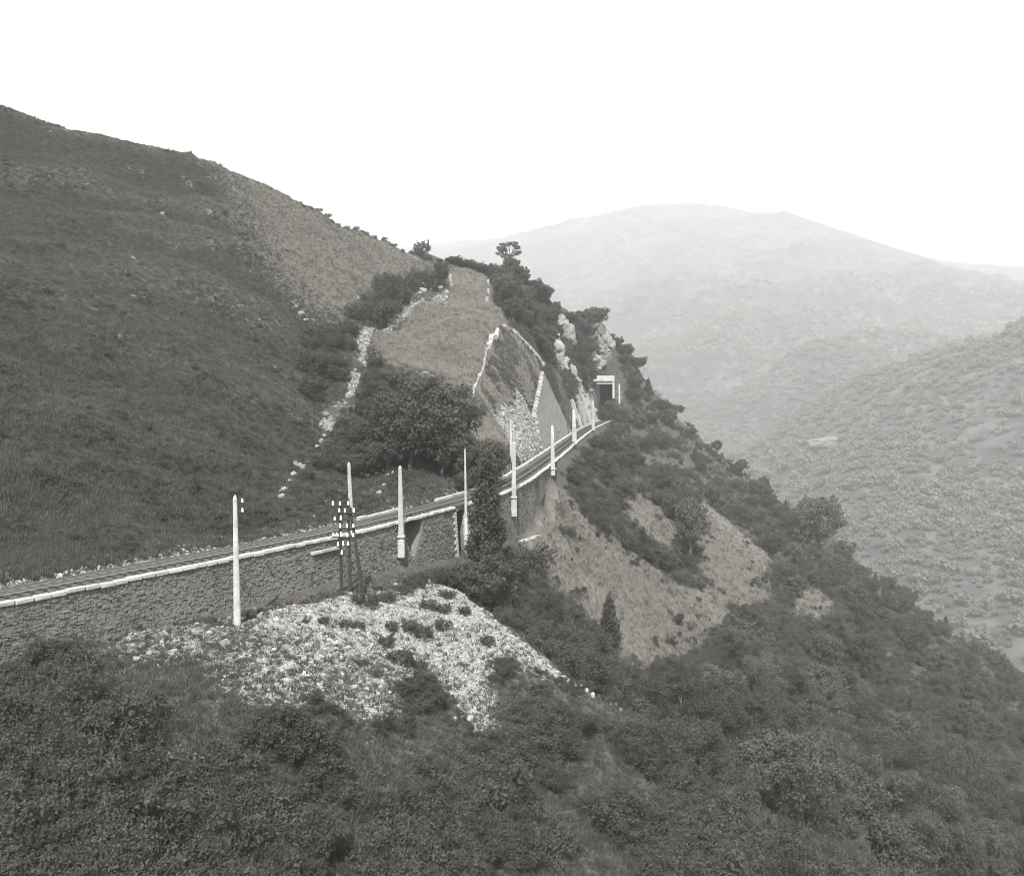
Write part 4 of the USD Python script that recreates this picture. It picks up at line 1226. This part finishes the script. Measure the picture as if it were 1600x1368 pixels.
# the wood on the cliff over the track
cl = cells_in(region([(772, 432), (800, 425), (850, 445), (905, 490), (960, 530), (1010, 590), (935, 585), (905, 590), (892, 640), (868, 570), (850, 560), (800, 505), (772, 480)]))
P = spaced(scatter(4000, cl & ~in_crag & ~on_bed, 73), 2.9)[:125]
items = []
for i, q in enumerate(P):
    key = ("oak_a", "oak_c", "oak_b")[i % 3]
    s = 0.62 + 0.45 * ((i * 7) % 6) / 6
    s *= fits(q, 6.3 * s, 3.0 * s)
    if s < 0.25:
        continue
    items.append((key + "_c", "cliff_tree", "tree", SP[key], q + [0, 0, -0.3], rot(i), s))
crowd(items, "cliff tree", [("below the airy tree", 800, 450), ("above the top of the slab", 840, 520), ("on the ridge left of the tunnel", 890, 490), ("among the pale crags", 900, 560), ("above the tunnel portal", 955, 550), ("right of the pale crags on the skyline", 990, 590)], "wood on the cliff above the track")
# the wood on the spur to the right, and the trees of the ravine in front of it
foot_ok = valley & ~in_field & ~in_scree & ~on_bed
right = foot_ok & (cell_px > 880) & (depth > 128) & ~((cell_d < 9) & (depth < 160))
P = spaced(scatter(9000, right, 74), 5.0)
P = P[np.argsort(-F / P[:, 1])]
keep = P[:: max(1, math.ceil(len(P) / 215))][:215]
items = []
for i, q in enumerate(keep):
    key = ("oak_a", "oak_b", "oak_c", "oak_d", "oak_e", "oak_a", "oak_c", "fir_b")[i % 8]
    s = 0.62 + 0.42 * ((i * 7) % 6) / 6
    s *= fits(q, 6.3 * s, 3.0 * s)
    if s < 0.3:
        continue
    items.append((key + "_w", "wood_tree", "tree", SP[key], q + [0, 0, -0.3], rot(i), s))
crowd(items, "spur tree", [("just below the tunnel portal", 975, 670), ("below the end of the masts", 920, 720), ("on the crest nearest the tunnel", 1070, 680), ("on the crest half way down", 1170, 755), ("above the upper clearings", 1030, 750), ("between the two upper clearings", 1065, 830), ("right of the upper clearings", 1180, 820), ("under the upper clearings", 1050, 890), ("right of the largest clearing", 1190, 950), ("beside the broad crest tree", 1275, 850), ("around the smallest clearing", 1280, 960), ("on the crest beyond the broad crest tree", 1400, 950), ("on the far right slope", 1480, 1060), ("in the bottom right corner of the spur", 1500, 1180), ("on the slope under the smallest clearing", 1330, 1080)], "wood on the spur below the railway")
near = foot_ok & (((cell_px > 985) & (cell_py > 960)) | ((cell_px > 690) & (cell_py > 900) & (depth > 73) & (cell_px < 1000))) & (depth > 60) & (depth <= 128) & (cell_d > 3)
P = spaced(scatter(6000, near, 75), 5.2)[:130]
items = []
for i, q in enumerate(P):
    key = ("near_a", "near_b", "near_c", "near_d", "near_a", "near_e")[i % 6]
    px = CX + F * q[0] / q[1]
    s = (0.45 if px < 1000 else 0.72) + 0.3 * ((i * 7) % 6) / 6
    s *= fits(q, 7.5 * s, 3.8 * s)
    if s < 0.2:
        continue
    items.append((key + "_n", "ravine_tree", "tree", SP[key], q + [0, 0, -0.3], rot(i), s))
crowd(items, "dark ravine tree", [("beneath the columnar tree", 760, 960), ("left of the slim conifer", 860, 970), ("behind the right tip of the scree", 950, 1080), ("below the largest clearing", 1060, 1090), ("by the largest clearing's foot", 1150, 1030), ("at the centre of the shaded hollow", 1180, 1150), ("on the right of the shaded hollow", 1330, 1150), ("in the bottom right corner", 1480, 1280), ("at the bottom edge right of the scree", 1150, 1300)], "dark trees in the ravine")

# ------------------------------------------------------------------ undergrowth, scrub and grass: nobody could count them
def shrub_mesh(seed, n, leaf, h=1.0, w=0.8):
    r = np.random.default_rng(seed)
    cs = np.column_stack([r.normal(0, w * 0.35, 7), r.normal(0, w * 0.35, 7), r.uniform(0.2, 0.62, 7) * h])
    return leaf_cards(cs, r.uniform(0.25, 0.42, 7) * w, n, leaf, r, flat=0.9, shell=0.3)


def twiggy(seed):
    r = np.random.default_rng(seed)
    tw = [tube([[0, 0, -0.1], [r.normal(0, 0.2), r.normal(0, 0.2), 0.35], [r.normal(0, 0.45), r.normal(0, 0.45), r.uniform(0.6, 1.0)]], [0.02, 0.014, 0.005], 3, caps=False) for _ in range(14)]
    return join(tw + [leaf_cards([t_[0][-1] for t_ in tw], [0.22] * 14, 260, 0.035, r, shell=0.2)])


under = [("leaf_mass", shrub_mesh(21, 1150, 0.040), M_leaf), ("leaf_mass_b", shrub_mesh(22, 1150, 0.036), M_scrub), ("leaf_mass_c", shrub_mesh(23, 800, 0.050, 1.25, 0.7), M_scrub), ("leaf_mass_d", shrub_mesh(24, 900, 0.034, 0.7, 1.0), M_leaf_mid), ("twigs", twiggy(25), M_leaf_mid)]
woodland = foot_ok & (cell_px > 860) & (depth > 60)
P = scatter(6500, woodland, 81)
r_ = np.random.default_rng(82)
S_ = r_.uniform(1.2, 2.8, len(P)); k_ = clear(P, S_)
instancer("undergrowth", P[k_], under, S_[k_], 83, "dark undergrowth between the trees of the wooded spur and ravine", "undergrowth")
front = valley & ~in_scree & ~in_field & (depth < 74) & ~on_bed & (cell_py > 960)
P = scatter(13000, front & (cell_noise + 0.6 * cell_big > -0.05), 84)
S_ = r_.gamma(3.0, 0.2, len(P)) + 0.25; k_ = clear(P, S_)
instancer("bank_scrub", P[k_], under, S_[k_], 85, "low dark scrub on the bank in the foreground and below the scree", "scrub")
P = scatter(520, in_scree & (cell_bare < 0.40) & (cell_px > 470), 184)
instancer("bank_scrub", P, under, r_.gamma(2.0, 0.12, len(P)) + 0.12, 185, "dark scrub in patches among the stones of the scree", "scrub")
mid_v = valley & ~in_scree & ~in_field & (depth >= 72) & (cell_px <= 880) & ~on_bed & (cell_d > 2.5)
P = scatter(2600, mid_v, 86)
S_ = r_.uniform(0.8, 1.9, len(P)); k_ = clear(P, S_)
instancer("bank_scrub", P[k_], under, S_[k_], 87, "dark scrub between the foot of the wall and the ravine", "scrub")
hill_ = (cell_d < -5.0) & ~in_path & ~in_rub & ~in_facet & ~in_crag & ~(in_shoulder)
P = scatter(11000, hill_ & (cell_noise + 0.7 * cell_big > 0.0), 88, weight=1.0 - 0.75 * cell_hill)
S_ = r_.gamma(2.0, 0.10, len(P)) + 0.15; k_ = clear(P, S_)
instancer("heath_scrub", P[k_], under, S_[k_], 89, "low dark heath and scrub in patches over the left hillside", "scrub")
P = scatter(700, in_shoulder & (cell_noise > 0.02) | in_facet & (cell_noise > 0.08), 90)
instancer("heath_scrub", P, under, r_.uniform(0.25, 0.6, len(P)), 91, "scattered small tussocks on the grassy shoulder", "scrub")


_rr = np.random.default_rng(46).normal(size=(16, 3))
ROCKS_A = trimesh.convex.convex_hull(_rr / np.linalg.norm(_rr, axis=1, keepdims=True) * [0.5, 0.42, 0.36])


def tuft(seed, n=16):
    r = np.random.default_rng(seed)
    b_ = np.column_stack([r.normal(0, 0.16, n), r.normal(0, 0.16, n), np.zeros(n)])
    d = np.column_stack([r.normal(0, 0.35, n), r.normal(0, 0.35, n), np.ones(n)]); d /= np.linalg.norm(d, axis=1, keepdims=True)
    L_ = r.uniform(0.22, 0.5, n)[:, None]
    a = r.random(n) * np.pi; w_ = np.column_stack([np.cos(a), np.sin(a), 0 * a]) * 0.035
    v = np.stack([b_ - w_, b_ + w_, b_ + d * L_], 1).reshape(-1, 3)
    return v, np.arange(3 * n).reshape(-1, 3)


heath = [("heath_tuft", tuft(34, 20), M_heath), ("heath_tuft_b", tuft(35, 20), M_heath)]
tufts = [("grass_tuft", tuft(31), M_grass), ("grass_tuft_b", tuft(32), M_grass), ("grass_tuft_c", tuft(33, 22), M_grass)]
P = scatter(26000, in_field, 92)
instancer("meadow_grass", P, tufts, r_.uniform(0.7, 1.5, len(P)), 93, "dry grass on the clearings of the spur", "grass")
P = scatter(4500, in_field | in_shoulder, 192)
instancer("meadow_grass", P, heath, r_.uniform(0.7, 1.6, len(P)), 193, "darker tufts in the dry grass of the clearings and the shoulder", "grass")
P = scatter(3500, in_facet & ~in_rub, 194)
instancer("shoulder_grass", P, heath, r_.uniform(0.5, 1.0, len(P)), 195, "short dark grass on the steep cutting", "grass")
P = scatter(24000, (in_shoulder | (in_facet & (cell_noise > 0.03))) & ~in_rub, 94)
instancer("shoulder_grass", P, tufts, r_.uniform(0.7, 1.5, len(P)), 95, "dry grass on the shoulder above the track", "grass")
P = scatter(70000, (cell_d < -4.6) & ~in_shoulder & ~in_facet & ~in_path & ~in_rub & ~in_crag, 96)
instancer("hill_grass", P, heath, r_.uniform(0.45, 1.0, len(P)), 97, "rough dark grass over the left hillside", "grass")
P = scatter(16000, (cell_d < -6) & ~in_path & ~in_shoulder & ~in_facet, 106, weight=cell_hill)
instancer("hill_grass", P, tufts, r_.uniform(0.5, 1.0, len(P)), 107, "paler dry grass high on the left hillside", "grass")
P = scatter(14000, valley & (depth < 80) & ~on_bed & (cell_px < 1000) & ~in_scree, 98)
instancer("bank_grass", P, heath, r_.uniform(0.4, 0.9, len(P)), 99, "sparse dark grass on the bank below the wall", "grass")
P = scatter(3000, in_scree, 108, weight=1.02 - np.clip(cell_bare, 0, 1))
instancer("bank_grass", P, heath, r_.uniform(0.3, 0.8, len(P)), 109, "thin grass between the stones of the scree", "grass")

P = scatter(5000, valley & (cell_d < 8) & (depth > 50) & (depth < 100) & (cell_d > 0.9) & ~in_scree, 201)
instancer("bank_grass", P, heath + tufts[:1], r_.uniform(0.35, 0.9, len(P)), 202, "thin grass along the foot of the retaining wall", "grass")
rim = np.zeros(len(cell_x), bool)
for g_ in fields:
    if not g_.is_empty:
        rim |= inside(g_.difference(g_.buffer(-3.5)), cell_x, cell_y)
P = scatter(330, rim, 211)
instancer("clearing_scrub", P, under, r_.gamma(2.2, 0.28, len(P)) + 0.15, 212, "small scrub creeping in from the edges of the clearings", "scrub")
P = scatter(9000, valley & (depth >= 80) & ~in_field & ~on_bed, 203)
instancer("spur_grass", P, heath, r_.uniform(0.6, 1.4, len(P)), 204, "rough dark grass between the trees of the spur", "grass")
in_slab = (cell_s > SA - 2) & (cell_s < SD + 2) & (cell_d > -8.5)
P = scatter(1500, cl & ~in_crag & ~on_bed & ~in_slab & (cell_d < -5), 205)
S_ = r_.uniform(0.7, 1.8, len(P))
instancer("cliff_scrub", P, under, S_, 206, "dark scrub clinging to the cliff between the trees and crags", "scrub")
P = scatter(900, valley & (cell_d < 7) & (depth > 52) & (depth < 84) & (cell_d > 0.9), 207)
instancer("foot_stones", P, [("fallen_stone", ROCKS_A, M_rubble)], r_.gamma(1.6, 0.07, len(P)) + 0.06, 208, "stones fallen along the foot of the wall", "stones", 0.4)

instancer("wall_weeds", WEEDS, [("weed", shrub_mesh(26, 90, 0.10), M_scrub), ("weed_grass", tuft(37, 14), M_heath)], r_.gamma(2.0, 0.10, len(WEEDS)) + 0.12, 209, "weeds rooted in the joints of the retaining wall", "weeds", 0.5)

# ------------------------------------------------------------------ the woods on the far slopes
AZ2 = az.reshape(AX.shape)
far_z = RegularGridInterpolator((ax, ay), AZ2, bounds_error=False, fill_value=None)
r_ = np.random.default_rng(301)
fx = r_.uniform(-200, 1500, 90000); fy = 335 + 1900 * r_.random(90000) ** 1.25
fz = far_z(np.column_stack([fx, fy])); fpx, fpy = project(fx, fy, fz)
dens = meshkit.fbm(np.column_stack([fx, fy, 0 * fx]) * 0.006 + 3, 4, 62)
on = (fpx > 850) & (fpx < 1640) & (fpy < 1150) & (dens + 0.34 * (r_.random(90000) - 0.5) > np.where(fy < 900, 0.39, 0.44))
P = np.column_stack([fx, fy, fz])[on][:26000]
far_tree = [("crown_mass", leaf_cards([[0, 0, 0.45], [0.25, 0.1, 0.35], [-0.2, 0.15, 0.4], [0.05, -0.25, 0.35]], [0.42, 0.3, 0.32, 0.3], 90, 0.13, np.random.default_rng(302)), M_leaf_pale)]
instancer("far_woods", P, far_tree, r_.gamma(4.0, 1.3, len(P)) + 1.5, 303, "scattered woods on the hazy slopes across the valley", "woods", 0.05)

# ------------------------------------------------------------------ rocks
def rock_mesh(seed, squash=0.7):
    r = np.random.default_rng(seed)
    p = r.normal(size=(18, 3)); p /= np.linalg.norm(p, axis=1, keepdims=True)
    p *= r.uniform(0.7, 1.05, (18, 1)) * [1.0, 0.8, squash]
    return trimesh.convex.convex_hull(p * 0.5)


ROCKS = [rock_mesh(s_) for s_ in range(40, 46)]
rock_src = {}


def rock(q, size, i, label, group=None, mat=None):
    k_ = i % len(ROCKS)
    mat = mat or M_rock
    key = (k_, str(mat.GetPath()))
    q = np.asarray(q, float) + [0, 0, size * 0.12]
    sc = (size * (0.85 + 0.3 * ((i * 5) % 4) / 4), size, size * (0.8 + 0.4 * ((i * 3) % 5) / 5))
    if key not in rock_src:
        t_ = UsdGeom.Xform.Define(stage, numbered("/World", "rock"))
        t_.AddTranslateOp().Set(Gf.Vec3d(*map(float, q))); t_.AddRotateZOp().Set(rot(i)); t_.AddScaleOp().Set(Gf.Vec3f(*map(float, sc)))
        p_ = t_.GetPrim(); tag(p_, label, "rock", group)
        usdkit.mesh(stage, f"{p_.GetPath()}/stone", ROCKS[k_], mat)
        rock_src[key] = p_; KIND_NAME[str(p_.GetPath())] = "rock"
        return p_
    return copy_of(rock_src[key], q, rot(i), sc, label, group, "rock")


rr_ = np.random.default_rng(7)
rock(hit(446, 1064), 0.55, 0, "pale boulder standing out alone at the lower left of the scree", mat=M_coping)
rock(hit(524, 1007), 0.5, 1, "elongated pale stone lying upright in the middle of the scree", mat=M_coping)
rock(hit(618, 915), 0.55, 2, "round pale stone at the top of the bank below the dark recess of the wall", mat=M_coping)
def rocks(P, lo, hi, what, marks, group, first=0, mat=None):
    sz = [float(rr_.uniform(lo, hi) * (1.0 if i % 9 else 1.5)) for i in range(len(P))]
    for i, (q, z_, nm) in enumerate(zip(P, sz, told_apart(P, sz, what, marks, "large", "small", "medium"))):
        rock(q, z_, i + first, nm, group, mat)


rocks(spaced(scatter(3000, in_scree & (cell_bare > 0.3), 101), 0.55)[:110], 0.26, 0.62, "pale scree rock", [("by the foot of the tallest mast", 375, 985), ("below the telegraph frame", 550, 950), ("near the lone boulder", 446, 1064), ("mid scree", 560, 1030), ("at the upper right crest", 700, 945), ("on the right-hand ridge", 880, 1050), ("in the streak right of centre", 735, 1080), ("at the lower edge", 500, 1110), ("left of the tallest mast", 300, 1000)], "loose rocks on the scree bank", 3)
rocks(spaced(scatter(2500, in_path, 172), 1.6)[:40], 0.35, 1.0, "pale rock", [("at the foot of the gully path", 440, 760), ("low on the gully path", 490, 700), ("half way up the gully path", 530, 640), ("on the upper gully path", 560, 570), ("at the top of the gully path", 640, 490)], "rocks along the gully path")
rocks(spaced(scatter(2500, in_rub, 173), 0.8)[:44], 0.4, 1.1, "pale rubble rock", [("under the grassy cutting", 790, 660), ("left of the slab", 830, 660), ("just above the track", 820, 705)], "rubble rocks beside the slab")
ridge_px = [(862 + 9.0 * k_, 1052 + 4.8 * k_ + 3 * math.sin(k_ * 2.1)) for k_ in range(13)]
for i, (px, py) in enumerate(ridge_px):
    rock(hit(px, py), 0.45 + 0.3 * ((i * 5) % 4) / 4, i, f"pale rock along the scree's far right tip, {ORD[i]}" if i < 8 else f"pale rock at the very tip of the scree, {ORD[i - 8]} of five", "rocks on the right tip of the scree", M_pale)
pile = region([(652, 448), (700, 440), (708, 465), (672, 482), (648, 480)])
rocks(spaced(scatter(1500, cells_in(pile), 131), 1.3)[:24], 0.9, 2.0, "pale rock piled", [("left of the round tree", 660, 462), ("below the round tree", 690, 465)], "rock pile on the saddle", 0, M_pale)
for i, (px, py) in enumerate([(565, 741), (573, 745), (581, 738), (588, 742), (598, 736), (606, 744), (614, 740), (622, 745), (580, 768), (592, 772), (600, 760)]):
    rock(hit(px, py), 0.5 + 0.5 * ((i * 3) % 4) / 4, i, f"pale outcrop behind the white masts below the grove, {ORD[i]} of the upper row" if i < 8 else f"pale outcrop below the grove's outcrop row, {ORD[i - 8]} of three", "rocks below the grove")
P = [q for gi, g_ in enumerate(R_crag) if g_.area > 0.5 for q in spaced(scatter(900, cells_in(g_), 140 + gi), 1.6)[:9]]
rocks(P, 1.2, 3.2, "pale crag block", [("above the slab", 875, 540), ("on the ridge left of the tunnel", 885, 510), ("above the tunnel on the skyline", 945, 525), ("just above the tunnel", 935, 570), ("among the rock ribs", 915, 630)], "crags on the wooded cliff")
edge_px = [(775, 520), (786, 513), (797, 516), (806, 524), (815, 533), (823, 541), (829, 548), (836, 557), (842, 565), (847, 573)]
for i, (px, py) in enumerate(edge_px):
    rock(hit(px, py), 1.5 + 0.7 * ((i * 3) % 4) / 4, i, "pale rock on the cutting's upper edge, " + (ORD[i] if i < 8 else ("second from right" if i == 8 else "rightmost")), "rocks edging the cutting")
for i, (px, py) in enumerate([(462, 482), (470, 492), (478, 502), (486, 512), (492, 520), (497, 524), (560, 470), (570, 468), (580, 462), (548, 480)]):
    rock(hit(px, py), 1.0 + 0.7 * ((i * 3) % 4) / 4, i, (f"pale outcrop on the left hillside's slanting strip, {ORD[i]}" if i < 6 else f"pale outcrop on the left hillside left of the path thicket, {['second from left', 'third from left', 'rightmost', 'leftmost'][i - 6]}"), "outcrops on the left hillside")
for i, (px, py, w) in enumerate([(763, 445, 1.1), (763, 460, 1.2), (761, 474, 1.3), (704, 437, 1.3), (704, 446, 1.2)]):
    q = hit(px, py)
    e = trimesh.Trimesh(*block((0.45 * w, 0.4 * w, 1.5 * w), 0.12, i, 0.06).__dict__.get("x", (np.asarray(block((0.45 * w, 0.4 * w, 1.5 * w), 0.12, i, 0.06).vertices), np.asarray(block((0.45 * w, 0.4 * w, 1.5 * w), 0.12, i, 0.06).faces))), process=False)
    tag(obj("standing_stone", (np.asarray(e.vertices) + q + [0, 0, 0.5], e.faces), M_pale), ["topmost pale upright stone at the left border of the cliff wood", "middle pale upright stone at the left border of the cliff wood", "lowest pale upright stone at the left border of the cliff wood", "upper pale upright stone just right of the round tree", "lower pale upright stone just right of the round tree"][i], "stone")
st = [("scree_stone", ROCKS[0], M_scree), ("scree_stone_b", ROCKS[1], M_scree), ("scree_stone_c", ROCKS[2], M_scree), ("scree_stone_d", ROCKS[3], M_scree)]
P = scatter(32000, in_scree, 151, weight=np.clip(cell_bare, 0.10, 1) ** 3.0)
instancer("scree", P, st, r_.gamma(1.5, 0.055, len(P)) + 0.04, 152, "pale stony scree covering the bank below the wall", "scree", 0.4)
P = scatter(8000, (in_path | in_rub) & (cell_bare > 0.2), 153)
instancer("scree", P, st, r_.gamma(1.6, 0.12, len(P)) + 0.1, 154, "stones strewn along the gully path and the rubble by the slab", "scree", 0.4)
P = scatter(4000, (cell_d < -4.3) & (cell_d > -8) & (cell_px < 800), 155)
instancer("lineside_stones", P, st, r_.gamma(2.0, 0.06, len(P)) + 0.06, 156, "stones along the hill side of the track", "stones", 0.4)

# ------------------------------------------------------------------ low walls
def low_wall(name, pixels, w, h, ln, label, cat, mat, lift=0.0, seed=1):
    r = np.random.default_rng(seed)
    t_ = thing(name, label, cat, hit(*pixels[0]))
    o = hit(*pixels[0])
    pts = [hit(*p_) for p_ in pixels]
    seg = np.array([p_[:2] for p_ in pts]); l_ = np.concatenate([[0], np.cumsum(np.linalg.norm(np.diff(seg, axis=0), axis=1))])
    s_ = 0.0
    while s_ < l_[-1]:
        x = np.interp([s_, s_ + ln], l_, seg[:, 0]); y = np.interp([s_, s_ + ln], l_, seg[:, 1]); z = gz(x, y)
        a, b_ = np.array([x[0], y[0], z[0]]), np.array([x[1], y[1], z[1]])
        u = b_ - a
        L_ = np.linalg.norm(u)
        if L_ < 0.05:
            break
        u /= L_; sd = np.cross(u, [0, 0, 1]); sd /= np.linalg.norm(sd); up = np.cross(sd, u)
        e = block((L_ * 0.96, w * r.uniform(0.85, 1.15), h * r.uniform(0.85, 1.2)), min(w, h) * 0.12, int(s_ * 10), 0.03)
        v = np.asarray(e.vertices) @ np.array([u, sd, up]) + (a + b_) / 2 + [0, 0, h * 0.3 + lift] - o
        obj("stone", (v, e.faces), mat, t_)
        s_ += ln
    return t_


low_wall("boundary_wall", [(777, 518), (768, 532), (763, 546)], 0.9, 1.0, 1.4, "short pale stone wall at the top left corner of the cutting", "wall", M_coping, seed=2)
low_wall("boundary_line", [(764, 545), (755, 575), (744, 600), (738, 622)], 0.5, 0.55, 1.8, "thin straight line of pale stones down the grassy shoulder", "wall", M_pale, seed=3)
low_wall("boundary_line", [(737, 630), (735, 660), (734, 690)], 0.16, 0.24, 2.0, "faint lower stretch of pale stones running down to the track", "wall", M_rubble, seed=4)
low_wall("boundary_wall", [(800, 517), (813, 530), (826, 544), (838, 559), (847, 573)], 0.7, 0.6, 1.6, "broken pale stone edging up the right border of the grassy cutting", "wall", M_pale, seed=7)
low_wall("culvert_wall", [(812, 850), (832, 843), (856, 838)], 0.35, 0.35, 1.2, "narrow pale stone culvert wall at the foot of the retaining wall's right end", "wall", M_pale, seed=5)
low_wall("stone_edging", [(695, 898), (708, 892), (722, 885)], 0.35, 0.4, 1.1, "short pale stone edging on the bank below the underpass", "wall", M_pale, seed=6)
